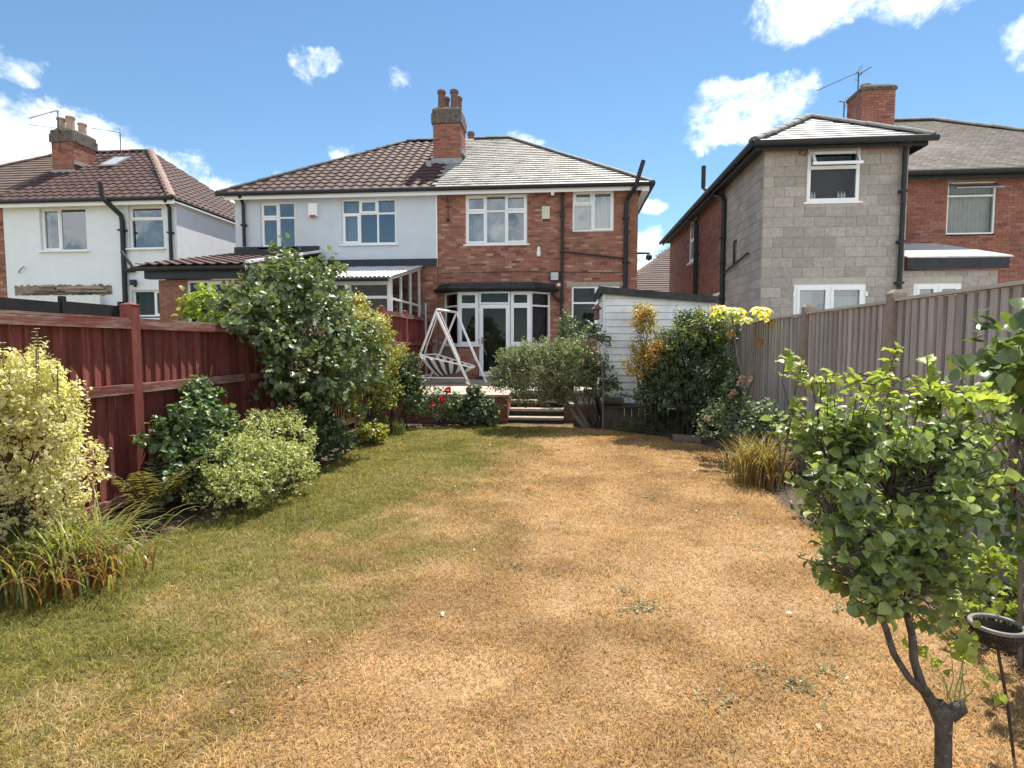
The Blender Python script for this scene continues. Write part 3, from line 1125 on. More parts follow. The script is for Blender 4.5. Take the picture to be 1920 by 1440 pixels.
def lawnmat(name, blade):
    m, nd, lk, out = _nt(name)
    ag = nd.new('ShaderNodeAttribute')
    ag.attribute_name = 'green'
    at = nd.new('ShaderNodeAttribute')
    at.attribute_name = 'tan'
    straw = _ramp(nd, [(.55, .335, .15), (.68, .435, .205), (.77, .54, .30)] if blade else [(.19, .115, .054), (.28, .175, .082), (.36, .235, .12)])  # ground ramp darkened so gaps between blades read as specks of shadow
    lk.new(at.outputs['Fac'], straw.inputs[0])
    grn = _ramp(nd, [(.185, .21, .04), (.28, .285, .06), (.35, .31, .10)] if blade else [(.085, .085, .025), (.12, .115, .035), (.15, .13, .05)])
    lk.new(at.outputs['Fac'], grn.inputs[0])
    f = ag.outputs['Fac']
    n = _noise(nd, lk, 55, 4)
    mr_ = nd.new('ShaderNodeMapRange')
    mr_.inputs[1].default_value = .3
    mr_.inputs[2].default_value = .7
    mr_.inputs[3].default_value = .55 if not blade else .8
    mr_.inputs[4].default_value = 1.35 if not blade else 1.15
    lk.new(n, mr_.inputs[0])
    mx = nd.new('ShaderNodeMixRGB')
    lk.new(f, mx.inputs[0])
    lk.new(straw.outputs[0], mx.inputs[1])
    lk.new(grn.outputs[0], mx.inputs[2])
    hs = nd.new('ShaderNodeHueSaturation')
    lk.new(mx.outputs[0], hs.inputs['Color'])
    lk.new(mr_.outputs[0], hs.inputs['Value'])
    col = hs.outputs[0]
    if blade:
        ar = nd.new('ShaderNodeAttribute')
        ar.attribute_name = 'rnd'
        v = nd.new('ShaderNodeMapRange')
        v.inputs[3].default_value = .5
        v.inputs[4].default_value = 1.4
        lk.new(ar.outputs['Fac'], v.inputs[0])
        h2 = nd.new('ShaderNodeHueSaturation')
        lk.new(col, h2.inputs['Color'])
        lk.new(v.outputs[0], h2.inputs['Value'])
        col = h2.outputs[0]
    b = nd.new('ShaderNodeBsdfPrincipled')
    b.inputs['Roughness'].default_value = .8
    b.inputs['Specular IOR Level'].default_value = .2
    lk.new(col, b.inputs['Base Color'])
    sh_ = b.outputs[0]
    if blade:
        t = nd.new('ShaderNodeBsdfTranslucent')
        lk.new(col, t.inputs['Color'])
        ms = nd.new('ShaderNodeMixShader')
        ms.inputs[0].default_value = .4
        lk.new(sh_, ms.inputs[1])
        lk.new(t.outputs[0], ms.inputs[2])
        sh_ = ms.outputs[0]
    else:
        bp = nd.new('ShaderNodeBump')
        bp.inputs['Strength'].default_value = .6
        bp.inputs['Distance'].default_value = .02
        lk.new(_noise(nd, lk, 90, 4), bp.inputs['Height'])
        lk.new(bp.outputs[0], b.inputs['Normal'])
    lk.new(sh_, out.inputs['Surface'])
    return m


M['lawn'] = lawnmat('lawn', False)
M['grass_blade'] = lawnmat('grass_blade', True)
grid_mesh('lawn', LX, LY, LZ, 'lawn', {'green': LG.ravel(), 'tan': LT.ravel()})

# pale paving added beyond the right fence to bounce light onto the side wall
bounce_mb = MB()
bounce_mb.add([(2.1, 13.9, -.02), (4.45, 13.9, -.02), (4.45, 40, -.02), (2.1, 40, -.02)], [(0, 1, 2, 3)])
bounce_mb.add([(3.2, 3, -.02), (14, 3, -.02), (14, 13.9, -.02), (3.2, 13.9, -.02)], [(0, 1, 2, 3)])
bounce_mb.build('bounce_paving', 'concrete', None, 'structure')

# soil of the borders
sx = np.linspace(-4.6, 4.2, 150)
sy = np.linspace(-3, 11.8, 240)
SX, SY = np.meshgrid(sx, sy)
SZ = -.012 + (fbm(SX, SY, 4, 4, 8) - .5) * .035
el_, er_ = lawn_edges(SY)
outside = np.maximum(np.maximum(el_ - SX, SX - er_), np.maximum(0, SY - 11.5))
SZ += np.clip(outside, 0, .25) * .22
SZ -= np.where(outside <= 0.0, .03, 0)
grid_mesh('soil_bed', SX, SY, SZ, 'soil')


def lawn_z(x, y):
    l_, r_ = lawn_edges(y)
    s = np.clip((x - l_) / (r_ - l_), 0, 1)
    e = np.minimum(1, np.minimum(s, 1 - s) * 14)
    return .012 + (fbm(x, y, 1.1, 3, 77) - .5) * .05 * e + .012 * e


def grass_field(name, label, n, y0, y1, pw, hgt, wid):
    rng = np.random.default_rng(5)
    y = y0 + (y1 - y0) * rng.random(n) ** pw
    l_, r_ = lawn_edges(y)
    x = l_ + (r_ - l_) * (rng.random(n) * 1.02 - .01)
    # only what the view can see
    ang = np.arctan2(x, y) + YAW
    k = (np.abs(ang) < R(46)) & (y > 1.6)
    x, y = x[k], y[k]
    n = len(x)
    g_ = green_amount(x, y)
    t_ = tan_amount(x, y)
    z = lawn_z(x, y) - .004
    dist = np.hypot(x, y)
    w = wid * (.7 + .6 * rng.random(n)) * np.maximum(1, dist / 4.5)
    thin = fbm(x, y, 7, 3, 55)
    h = hgt * (.45 + .9 * rng.random(n)) * (.75 + .5 * g_) * np.where(thin < .34, .6, np.where(thin > .62, 1.3, 1))
    a = rng.random(n) * 2 * np.pi
    lean = h * (.5 + 1.3 * rng.random(n))
    dx, dy = np.cos(a), np.sin(a)
    b = rng.random(n) * np.pi
    wx, wy = np.cos(b) * w / 2, np.sin(b) * w / 2
    V = np.zeros((n, 5, 3))
    V[:, 0] = np.stack([x - wx, y - wy, z], 1)
    V[:, 1] = np.stack([x + wx, y + wy, z], 1)
    mx_, my_ = x + dx * lean * .35, y + dy * lean * .35
    V[:, 2] = np.stack([mx_ - wx * .8, my_ - wy * .8, z + h * .7], 1)
    V[:, 3] = np.stack([mx_ + wx * .8, my_ + wy * .8, z + h * .7], 1)
    V[:, 4] = np.stack([x + dx * lean, y + dy * lean, z + h * .85], 1)
    T = np.array([(0, 1, 3), (0, 3, 2), (2, 3, 4)])
    F = (T[None] + (np.arange(n) * 5)[:, None, None]).reshape(-1, 3)
    o = np_mesh(name, V.reshape(-1, 3), F, 'grass_blade', None,
                {'green': np.repeat(np.clip(g_ + (rng.random(n) - .5) * 1.0, 0, 1), 5), 'tan': np.repeat(np.clip(t_ + (rng.random(n) - .5) * .5, 0, 1), 5), 'rnd': np.repeat(rng.random(n), 5)}, 'stuff')
    return tag(o, label, 'grass')


grass_field('grass', 'short drought-burnt lawn grass, straw coloured with green patches on the left', 430000, 1.6, 11.5, 1.6, .029, .0040)

# ------------------------------------------------------------------ the brick half of the middle pair of houses
FY = 17.6
EZ = 6.22
bh = thing('brick_house', 'red brick half of the semi-detached pair, slate roof and white bay window', 'house', (-.9, 17.6, 0))
holes = [(-3.02, -1.18, 4.62, 6.07), (.16, 1.35, 4.94, 6.12), (.15, 1.55, 1.92, 3.35), (-3.55, -.6, .5, 3.2)]
fw_ = MB().wall(-3.87, 2.05, .3, 6.17, FY, .3, holes)
fw_.box(1.75, 2.052, FY + .3, 25.9, .3, 6.17).box(-3.86, 2.04, 25.9, 26.1, .3, 6.17)
front = fw_.build('front_wall', 'mortar', bh)
it = course_items(-3.87, 2.05, .6, 6.17, holes, place=place_front(FY - .004))
# soldier course over the upper windows and bay stays part of the coursing
pieces(front, 'brick', it, 'brick')

blind_up = ('blind', [(.02, .33, .02, .66), (.35, .66, .02, .98)])
window(bh, -3.02, -1.18, 4.62, 6.07, FY + .02, [(0, .335, 0, .67, 1), (.335, .655, 0, .67, 0), (.655, 1, 0, .67, 1), (0, .335, .67, 1, 1), (.335, .655, .67, 1, 0), (.655, 1, .67, 1, 1)],
       back=('blind', [(.01, .64, .01, .99)]), label='three-light white window with pale blinds')
window(bh, .16, 1.35, 4.94, 6.12, FY + .02, [(0, .48, 0, .66, 0), (.48, 1, 0, 1, 1), (0, .48, .66, 1, 1)], back=('blind', [(.01, .99, .01, .99)]), sill=False)
kw = window(bh, .15, 1.55, 1.92, 3.35, FY + .02, [(0, .5, 0, .66, 0), (.5, 1, 0, 1, 1), (0, .5, .66, 1, 0)], glass='glass_low', label='white kitchen window half hidden by the shed')
MB().box(.0, 1.7, FY - .02, FY + .05, 3.355, 3.47).build('lintel', 'mortar_grey', bh)

# bay window
bay = MB()
by = 17.05
pl, p1, p2, pr = (-3.68, FY - .01), (-3.15, by), (-1.04, by), (-.48, FY - .01)
bay.poly([(pl[0], pl[1], .5), (p1[0], p1[1] + .02, .5), (-2.56, by + .02, .5), (-2.56, FY - .01, .5)], (0, 0, 1.1))
bay.poly([(-1.62, FY - .01, .5), (-1.62, by + .02, .5), (p2[0], p2[1] + .02, .5), (pr[0], pr[1], .5)], (0, 0, 1.1))
bayo = bay.build('bay_base', 'mortar', bh)
pieces(bayo, 'brick', course_items(-3.13, -2.56, .62, 1.58, [], place=place_front(by + .016)) + course_items(-1.62, -1.06, .62, 1.58, [], place=place_front(by + .016)), 'brick')
c2 = [(0, 1, 0, .74, 1), (0, 1, .74, 1, 1)]
window(bh, -3.15, -2.56, 1.62, 3.17, by, c2, glass='glass_low', sillw=.05, room=.45)
window(bh, -1.62, -1.04, 1.62, 3.17, by, c2, glass='glass_low', sillw=.05, room=.45)


def splay(a, b, z0, z1, cells, **k):
    d = Vector((b[0] - a[0], b[1] - a[1], 0))
    m4 = Matrix.Translation((a[0], a[1], 0)) @ Matrix.Rotation(math.atan2(d.y, d.x), 4, 'Z')
    window(bh, 0.02, d.length - .02, z0, z1, 0, cells, M4=m4, **k)


c3 = [(0, 1, 0, .74, 0), (0, 1, .74, 1, 0)]
splay(pl, p1, 1.62, 3.17, c3, room=.3, sillw=.04, glass='glass_low')
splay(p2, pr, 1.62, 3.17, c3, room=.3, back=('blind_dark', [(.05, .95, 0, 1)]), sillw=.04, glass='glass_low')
dr = window(bh, -2.54, -1.64, .72, 2.80, by + .005, [(0, 1, 0, 1, 1)], name='door', fw=.07, glass='glass_low', sill=False, room=.5)
dr['label'] = 'white glazed garden door in the bay'
MB().box(-2.47, -2.43, by - .06, by - .02, 1.65, 1.85).tube([(-2.45, by - .07, 1.77), (-2.33, by - .07, 1.77)], .012, 6).build('handle', 'metal_grey', dr)
for hz in (1.0, 1.8, 2.55):
    MB().tube([(-2.555, by - .03, hz), (-2.555, by - .03, hz + .11)], .016, 6).build('hinge', 'pvc', dr)
window(bh, -2.54, -1.64, 2.81, 3.17, by, [(0, 1, 0, 1, 0)], name='transom_window', sill=False, room=.4, glass='glass_low')
MB().box(-2.62, -1.56, by - .25, by + .2, .50, .70).build('door_step', 'felt', bh)
rf = MB().poly([(-3.92, FY - .01, 3.19), (-3.36, by - .22, 3.19), (-.92, by - .22, 3.19), (-.28, FY - .01, 3.19)], (0, 0, .16))
rf.poly([(-3.86, FY - .01, 3.352), (-3.32, by - .17, 3.352), (-.95, by - .17, 3.352), (-.34, FY - .01, 3.352)], (0, .0, .07))
rf.build('bay_roof', 'felt', bh)
MB().tube([(-3.95, FY - .06, 3.25), (-3.38, by - .27, 3.25), (-.9, by - .27, 3.25), (-.25, FY - .06, 3.25)], .05, 8).build('gutter', 'black_pvc', bh)
pipe(bh, [(-.42, FY - .16, 3.22), (-.36, FY - .1, 3.05), (-.14, FY - .09, 2.85)], .035)

pipe(bh, [(-.14, FY - .09, 6.12), (-.14, FY - .09, .64)], .045, brackets=[(-.14, FY - .09, z) for z in (1.6, 3.0, 4.36, 5.4)])
pipe(bh, [(-.10, FY - .07, 4.36), (.8, FY - .07, 4.25), (1.66, FY - .07, 4.14)], .024, 'waste_pipe')
pipe(bh, [(1.7, FY - .1, .5), (1.7, FY - .1, 5.72), (1.72, FY - .12, 5.82), (1.93, FY - .47, 6.10), (1.96, FY - .5, 6.25), (2.12, FY - .52, 6.78)], .062, 'vent_pipe', brackets=[(1.7, FY - .1, z) for z in (2.2, 4.05, 5.3)])
gutter(bh, (-3.87, FY - .36, EZ - .03), (2.42, FY - .36, EZ - .03))
MB().box(-3.868, 2.32, FY - .29, FY - .262, 6.03, 6.17).box(-3.866, 2.3, FY - .262, FY - .002, 6.10, 6.135).build('fascia', 'pvc', bh)
MB().poly([(2.12, FY - .3, 6.0), (2.12, FY - .3, 6.2), (2.12, 26, 6.2), (2.12, 26, 6.0)], (.2, 0, 0)).build('side_soffit', 'pvc', bh)
gutter(bh, (2.42, FY - .36, EZ - .03), (2.42, 26.2, EZ - .03))
MB().box(-.74, -.51, FY - .09, FY, 5.32, 5.68).build('alarm_box', 'cream_box', bh)
MB().lathe((-.83, FY - .07, 4.22), [(.03, 0), (.06, .03), (.06, .13), (.045, .15), (.05, .17), (.05, .27), (.02, .3)], 10).build('motion_sensor', 'pvc', bh)
fl = MB().box(-.50, -.22, FY - .14, FY - .05, 3.50, 3.78).box(-.40, -.32, FY - .05, FY, 3.6, 3.68).build('floodlight', 'black_pvc', bh)
MB().box(-.47, -.25, FY - .15, FY - .142, 3.53, 3.75).build('lamp_glass', 'lens', fl)
MB().box(-.28, -.18, FY - .06, FY, 3.36, 3.44).build('junction_box', 'pvc', bh)
MB().tube([(-.425, FY - .2, 6.03), (-.425, FY - .28, 5.99)], .055, 10).build('security_camera', 'pvc', bh)
MB().tube([(-3.55, FY - .02, 6.1), (-3.545, FY - .02, 5.4)], .010, 5).lathe((-3.545, FY - .04, 5.3), [(.01, 0), (.05, .03), (.05, .08), (.01, .11)], 8).build('cable', 'black_pvc', bh)
MB().tube([(-3.8, FY - .015, 3.78), (-1.5, FY - .015, 3.80), (1.6, FY - .015, 3.74)], .009, 5).build('cable', 'black_pvc', bh)
MB().box(2.06, 2.45, FY + .3, FY + .4, 4.32, 4.36).lathe((2.42, FY + .3, 4.12), [(.02, 0), (.09, .05), (.09, .14), (.03, .2)], 8).build('wall_lamp', 'black_pvc', bh)

RD, RZ = 21.8, 9.12
e0 = FY - .33
roof = MB().poly([(-3.87, e0, EZ), (2.4, e0, EZ), (-2.1, RD, RZ), (-3.87, RD, RZ)]).poly([(2.4, e0, EZ), (2.4, 26.3, EZ), (-2.1, RD, RZ)]).poly([(2.4, 26.3, EZ), (-3.87, 26.3, EZ), (-3.87, RD, RZ), (-2.1, RD, RZ)])
ro = roof.build('roof', 'slate', bh)
pieces(ro, 'slate', slope_items([(-3.87, e0, EZ), (2.4, e0, EZ), (-2.1, RD, RZ), (-3.87, RD, RZ)], .26, .21, 'slate', tile_flat(.26, .225, .022, .016)), 'slate')
pieces(ro, 'ridge_tile', ridge_items((-3.4, RD, RZ), (-2.1, RD, RZ)) + ridge_items((-2.1, RD, RZ), (2.4, e0, EZ), .45, .12), 'ridge_dark')


def chimney(parent, x0, x1, y0, y1, z0, z1, m, pots, cap=.35, capout=.05, potm='pot', right=True, left=False, crumble=True, capm='mortar_cap'):
    c = MB().box(x0, x1, y0, y1, z0, z1)
    co = c.build('chimney', 'mortar', parent)
    items = course_items(x0, x1, z0, z1 - cap, [], place=place_front(y0 - .004))
    if right:
        items += course_items(y0, y1, z0, z1 - cap, [], place=place_side_pos(x1 + .004))
    if left:
        items += course_items(y0, y1, z0, z1 - cap, [], place=place_side(x0 - .004))
    pieces(co, 'brick', items, m, 300)
    k = MB()
    k.box(x0 - capout, x1 + capout, y0 - capout, y1 + capout, z1 - cap + .005, z1 - cap * .35)
    k.box(x0 - capout * .4, x1 + capout * .4, y0 - capout * .4, y1 + capout * .4, z1 - cap * .35, z1 - .04)
    i_ = .11
    k.add([(x0 - .01, y0 - .01, z1 - .041), (x1 + .01, y0 - .01, z1 - .041), (x1 + .01, y1 + .01, z1 - .041), (x0 - .01, y1 + .01, z1 - .041),
           (x0 + i_, y0 + i_, z1 + .07), (x1 - i_, y0 + i_, z1 + .07), (x1 - i_, y1 - i_, z1 + .07), (x0 + i_, y1 - i_, z1 + .07)],
          [(0, 1, 5, 4), (1, 2, 6, 5), (2, 3, 7, 6), (3, 0, 4, 7), (4, 5, 6, 7)])
    q_ = random.Random(int(x0 * 100))
    for _ in range(26):
        u, v = q_.random(), q_.random()
        ex = (x0 + (x1 - x0) * u, y0 - capout * .7) if q_.random() < .6 else (x1 + capout * .7, y0 + (y1 - y0) * v)
        s_ = q_.uniform(.02, .05)
        k.lathe((ex[0], ex[1], z1 - cap * q_.uniform(.25, .9)), [(s_ * .4, -s_ * .5), (s_, 0), (s_ * .4, s_ * .5)], 6)
    k.build('cap', capm, co)
    for px, py, pr_, ph in pots:
        MB().lathe((px, py, z1), [(pr_ * 1.05, 0), (pr_, .05), (pr_ * .93, ph * .8), (pr_ * 1.12, ph * .84), (pr_ * 1.16, ph * .95), (pr_ * 1.05, ph), (pr_ * .8, ph), (pr_ * .8, ph * .7)], 14).build('pot', potm, co)
    return co


ch = chimney(bh, -4.37, -3.47, 19.3, 20.2, 7.2, 9.30, 'brick_dark', [(-4.12, 19.5, .125, .62), (-3.70, 19.5, .125, .62), (-4.08, 20.0, .125, .6), (-3.66, 20.0, .125, .6)], cap=.5)
MB().box(-4.42, -3.42, 19.22, 19.295, 7.46, 7.68).box(-4.55, -4.38, 19.0, 19.3, 7.36, 7.55).box(-3.462, -3.38, 19.3, 20.2, 7.85, 8.0).build('flashing', 'lead', ch)
chimney(bh, -4.3, -3.4, 23.4, 24.3, 7.5, 9.35, 'brick_dark', [(-3.85, 23.8, .13, .75)], cap=.3)

# ------------------------------------------------------------------ the grey rendered half
gh = thing('rendered_house', 'pale grey rendered half of the semi-detached pair with brown pantile roof', 'house', (-7, 17.6, 0))
gholes = [(-9.41, -8.30, 4.61, 6.0), (-6.83, -5.14, 4.68, 6.03)]
MB().wall(-10.22, -3.885, 4.0, 6.17, FY - .03, .3, gholes).build('front_wall', 'render_grey', gh)
lowm = MB().box(-10.2, -3.89, FY + .0, FY + .3, .2, 3.998).box(-10.22, -10.0, FY + .27, 26, .2, 6.17).box(-10.2, -3.9, 25.9, 26.1, .2, 6.17).build('wall', 'mortar', gh)
pieces(lowm, 'brick', course_items(-7.4, -3.89, 1.8, 3.99, [], place=place_front(FY - .004)), 'brick')
MB().box(-3.91, -3.87, FY - .05, FY - .032, 3.98, 6.15).build('trim', 'pvc', gh)
window(gh, -9.41, -8.30, 4.61, 6.0, FY + .03, [(0, .52, 0, .66, 1), (.52, 1, 0, .66, 0), (0, .52, .66, 1, 1), (.52, 1, .66, 1, 0)], sillw=.12)
window(gh, -6.83, -5.14, 4.68, 6.03, FY + .03, [(0, .33, 0, .68, 1), (.33, .66, 0, .68, 0), (.66, 1, 0, .68, 0), (0, .33, .68, 1, 0), (.33, .66, .68, 1, 1), (.66, 1, .68, 1, 0)],
       back=('curtain', [(.03, .3, .02, .98), (.34, .98, .68, .98)]), sillw=.12)
ab = MB().box(-7.83, -7.56, FY - .13, FY - .031, 5.52, 5.91).build('alarm_box', 'pvc', gh)
MB().box(-7.78, -7.6, FY - .14, FY - .131, 5.49, 5.56).build('strobe', 'red_box', ab)
MB().box(-10.25, -7.54, FY - .09, FY - .032, 4.2, 4.64).box(-7.53, -3.88, FY - .09, FY - .032, 4.0, 4.21).build('black_band', 'black_paint', gh)
pipe(gh, [(-9.9, FY - .33, 6.15), (-9.9, FY - .12, 5.95), (-9.9, FY - .12, 4.65)], .05, brackets=[(-9.9, FY - .12, 5.3)])
gutter(gh, (-10.62, FY - .36, EZ - .03), (-3.875, FY - .36, EZ - .03))
MB().box(-10.4, -3.872, FY - .29, FY - .262, 6.03, 6.17).box(-10.38, -3.874, FY - .262, FY - .032, 6.10, 6.135).build('fascia', 'pvc', gh)
groof = MB().poly([(-10.6, e0, EZ), (-3.87, e0, EZ), (-3.87, RD, RZ), (-5.9, RD, RZ)]).poly([(-10.6, 26.3, EZ), (-10.6, e0, EZ), (-5.9, RD, RZ)]).poly([(-3.87, 26.3, EZ), (-10.6, 26.3, EZ), (-5.9, RD, RZ), (-3.87, RD, RZ)]).build('roof', 'pantile', gh)
pieces(groof, 'tile', slope_items([(-10.6, e0, EZ), (-3.92, e0, EZ), (-3.92, RD, RZ), (-5.9, RD, RZ)], .30, .33, 'pan', tile_pan(.31, .36), stagger=False), 'pantile')
pieces(groof, 'ridge_tile', ridge_items((-5.9, RD, RZ), (-4.4, RD, RZ)) + ridge_items((-10.6, e0, EZ), (-5.9, RD, RZ), .45, .12), 'ridge_dark')
MB().tube([(-10.75, 19, 5.9), (-10.75, 19, 6.95)], .06, 8).build('flue', 'metal_grey', gh)

# brick lean-to of the grey house
lt = thing('lean_to', 'brown brick lean-to with pantile roof and black fascia against the grey house', 'lean-to', (-8.7, 13.5, 0))
lh = [(-9.14, -8.05, 1.9, 3.17)]
lw = MB().wall(-9.85, -7.5, 0, 3.19, 13.5, .25, lh).box(-9.84, -9.6, 13.75, 17.5, 0, 3.4).box(-7.75, -7.51, 13.75, 17.5, 0, 3.4).build('front_wall', 'mortar', lt)
pieces(lw, 'brick', course_items(-9.85, -7.5, 1.2, 3.19, lh, place=place_front(13.496)), 'brick_brown')
window(lt, -9.14, -8.05, 1.9, 3.17, 13.55, [(0, .48, 0, .62, 0), (.48, 1, 0, 1, 1), (0, .48, .62, 1, 0)], glass='glass_low')
MB().box(-10.05, -7.42, 13.28, 13.49, 3.20, 3.40).build('fascia', 'black_paint', lt)
gutter(lt, (-10.3, 13.2, 3.43), (-7.4, 13.2, 3.43), .06)
MB().tube([(-10.25, 13.2, 3.45), (-10.62, 13.3, 3.85)], .035, 6).build('pipe_offcut', 'felt', lt)
lr = MB().poly([(-10.15, 13.2, 3.5), (-7.45, 13.2, 3.5), (-7.45, 17.48, 4.42), (-10.15, 17.48, 4.42)], (0, 0, -.03)).build('roof', 'pantile', lt)
pieces(lr, 'tile', slope_items([(-10.15, 13.15, 3.49), (-7.5, 13.15, 3.49), (-7.5, 17.48, 4.42), (-10.15, 17.48, 4.42)], .29, .33, 'pan2', tile_pan(.30, .36), stagger=False), 'pantile')
MB().beam((-7.42, 13.2, 3.56), (-7.42, 17.48, 4.48), .1, .06).build('verge', 'white_paint', lt)

# conservatory of the grey house
cv = thing('conservatory', 'white timber lean-to conservatory with corrugated roof behind the red fence', 'conservatory', (-5.8, 14.4, 0))
cf = MB()
for x in (-7.3, -6.4, -5.5, -4.46):
    cf.box(x, x + .11, 14.4, 14.5, 0, 3.26)
cf.box(-7.19, -4.46, 14.41, 14.49, 3.12, 3.25).box(-7.19, -4.46, 14.41, 14.49, 2.78, 2.85).box(-7.19, -4.46, 14.41, 14.49, 1.0, 1.1)
for i, y in enumerate((15.35, 16.3, 17.3)):
    cf.box(-4.43, -4.36, y, y + .06, 0, 3.28 + (y - 14.4) * .21)
cf.beam((-4.395, 14.5, 2.79), (-4.395, 17.5, 2.79), .06, .06).beam((-4.395, 14.3, 3.27), (-4.395, 17.5, 3.93), .07, .10)
cf.build('frame', 'white_paint', cv)
for a, b in ((-7.19, -6.4), (-6.29, -5.5), (-5.39, -4.46)):
    for p, q in ((1.1, 2.78), (2.85, 3.12)):
        m_ = MB()
        m_.add([(a, 14.45, p), (b, 14.45, p), (b, 14.45, q), (a, 14.45, q)], [(0, 1, 2, 3)])
        m_.build('pane', 'glass_low', cv)
for a, b in ((14.5, 15.35), (15.41, 16.3), (16.36, 17.3)):
    for k in (0, 1):
        z0a, z1a = (1.0, 2.76) if k == 0 else (2.82, None)
        m_ = MB()
        za, zb = (z1a, z1a) if z1a else (3.22 + (a - 14.4) * .205, 3.22 + (b - 14.4) * .205)
        m_.add([(-4.395, a, z0a), (-4.395, b, z0a), (-4.395, b, zb), (-4.395, a, za)], [(0, 1, 2, 3)])
        m_.build('pane', 'glass_low', cv)
rb = MB()
vs, fs = [], []
nn = 90
for i in range(nn + 1):
    x = -7.45 + 3.2 * i / nn
    h = .02 * math.sin(i * 2 * math.pi / 3.2)
    vs += [(x, 14.15, 3.30 + h), (x, 17.55, 4.0 + h)]
for i in range(nn):
    fs.append((2 * i, 2 * i + 2, 2 * i + 3, 2 * i + 1))
rb.add(vs, fs)
M['corrugated'] = mat('corrugated', [(.42, .43, .44), (.6, .61, .62)], .45, 6, bump=.1, stain=((.22, .22, .22), 2.5, .55, .75, W1))
rb.build('roof', 'corrugated', cv)
gutter(cv, (-7.45, 14.12, 3.23), (-4.35, 14.12, 3.23), .05)
MB().box(-7.2, -5.0, 16.9, 17.5, 0, 2.0).box(-5.6, -4.9, 15.6, 16.2, 0, 2.35).build('shelving', 'interior', cv)

# ------------------------------------------------------------------ the white house on the left
WY, WE = 18.0, 6.27
wh = thing('white_house', 'white rendered house on the far left with brown pantile roof and black drainpipe', 'house', (-15.5, 18, 0))
wholes = [(-17.19, -15.56, 4.70, 6.09), (-14.09, -12.90, 4.73, 6.11), (-14.08, -12.9, 2.55, 3.40)]
MB().wall(-18.48, -12.44, .2, 6.2, WY, .3, wholes).box(-12.75, -12.442, WY + .3, 26, .2, 6.2).box(-18.4, -12.5, 26, 26.2, .2, 6.2).build('front_wall', 'render_white', wh)
window(wh, -17.19, -15.56, 4.70, 6.09, WY + .1, [(0, .4, 0, 1, 1), (.4, 1, 0, 1, 0)], sillw=.2, back=('curtain', [(.02, .1, .02, .98)]))
window(wh, -14.09, -12.90, 4.73, 6.11, WY + .1, [(0, 1, 0, .68, 0), (0, 1, .68, 1, 1)], sillw=.2)
window(wh, -14.08, -12.9, 2.55, 3.40, WY + .1, [(0, .62, 0, 1, 0), (.62, 1, 0, 1, 1)], sillw=.1, glass='glass_low')
pipe(wh, [(-14.63, WY - .45, 6.72), (-14.60, WY - .45, 6.35), (-14.55, WY - .42, 6.2), (-14.25, WY - .12, 5.78), (-14.22, WY - .1, 5.6), (-14.24, WY - .1, 2.0)], .075, 'vent_pipe', brackets=[(-14.23, WY - .1, 5.3)])
pipe(wh, [(-14.24, WY - .12, 4.02), (-13.85, WY - .12, 4.02)], .065, 'vent_branch')
pipe(wh, [(-12.6, WY - .33, 6.2), (-12.6, WY - .1, 5.98), (-12.6, WY - .1, 1.0)], .055, brackets=[(-12.6, WY - .1, 5.2)])
gutter(wh, (-18.5, WY - .34, WE - .04), (-12.34, WY - .34, WE - .04))
gutter(wh, (-12.36, WY - .34, WE - .04), (-12.36, 26.2, WE - .04), .05)
MB().box(-18.5, -12.32, WY - .28, WY - .25, 6.06, 6.2).box(-18.48, -12.32, WY - .25, WY - .002, 6.12, 6.15).box(-12.44, -12.32, WY, 26, 6.12, 6.16).build('fascia', 'pvc', wh)
wl_ = MB().box(-14.02, -13.84, WY - .16, WY - .06, 3.55, 3.72).box(-13.95, -13.9, WY - .06, WY, 3.5, 3.56)
wl_.build('floodlight', 'black_pvc', wh)
MB().tube([(-18.0, WY - .03, 4.0), (-17.85, WY - .12, 4.1), (-17.8, WY - .03, 4.2)], .02, 5).build('bracket', 'metal_grey', wh)
# strip where an old lean-to roof has been torn off
tq = random.Random(9)
tp = [(-18.2 + 3.45 * i / 40, WY - .012, 3.60 + tq.uniform(-.06, .03)) for i in range(41)]
dm = MB().poly([(-18.2, WY - .012, 3.25)] + [(-18.2 + 3.45 * i / 40, WY - .012, 3.25 + tq.uniform(-.04, .05)) for i in range(1, 41)] + tp[::-1], (0, .02, 0)).build('torn_strip', 'timber_raw', wh)
rr_ = random.Random(3)
for i in range(9):
    x = rr_.uniform(-18.0, -15.6)
    L_ = rr_.uniform(.5, 1.6)
    z = rr_.uniform(3.24, 3.58)
    MB().beam((x, WY - .05 - .05 * rr_.random(), z), (min(x + L_, -14.85), WY - .08, z + rr_.uniform(-.06, .06)), .05, rr_.uniform(.03, .07)).build('batten', 'timber_raw' if i % 3 else 'black_paint', dm)
MB().box(-17.9, -14.9, WY - .35, WY - .3, 2.6, 3.22).build('white_board', 'white_paint', wh)
we = WY - .3
wroof = MB().poly([(-18.5, we, WE), (-12.37, we, WE), (-16.16, 22, 9.15), (-18.5, 22, 9.15)]).poly([(-12.37, we, WE), (-12.37, 26.3, WE), (-16.16, 22, 9.15)]).poly([(-12.37, 26.3, WE), (-18.5, 26.3, WE), (-18.5, 22, 9.15), (-16.16, 22, 9.15)]).build('roof', 'pantile', wh)
its = slope_items([(-18.5, we, WE), (-12.37, we, WE), (-16.16, 22, 9.15), (-18.5, 22, 9.15)], .30, .33, 'pan', tile_pan(.31, .36), stagger=False)
its += slope_items([(-12.37, we, WE), (-12.37, 26.3, WE), (-16.16, 22, 9.15)], .30, .33, 'pan', tile_pan(.31, .36), stagger=False)
pieces(wroof, 'tile', its, 'pantile')
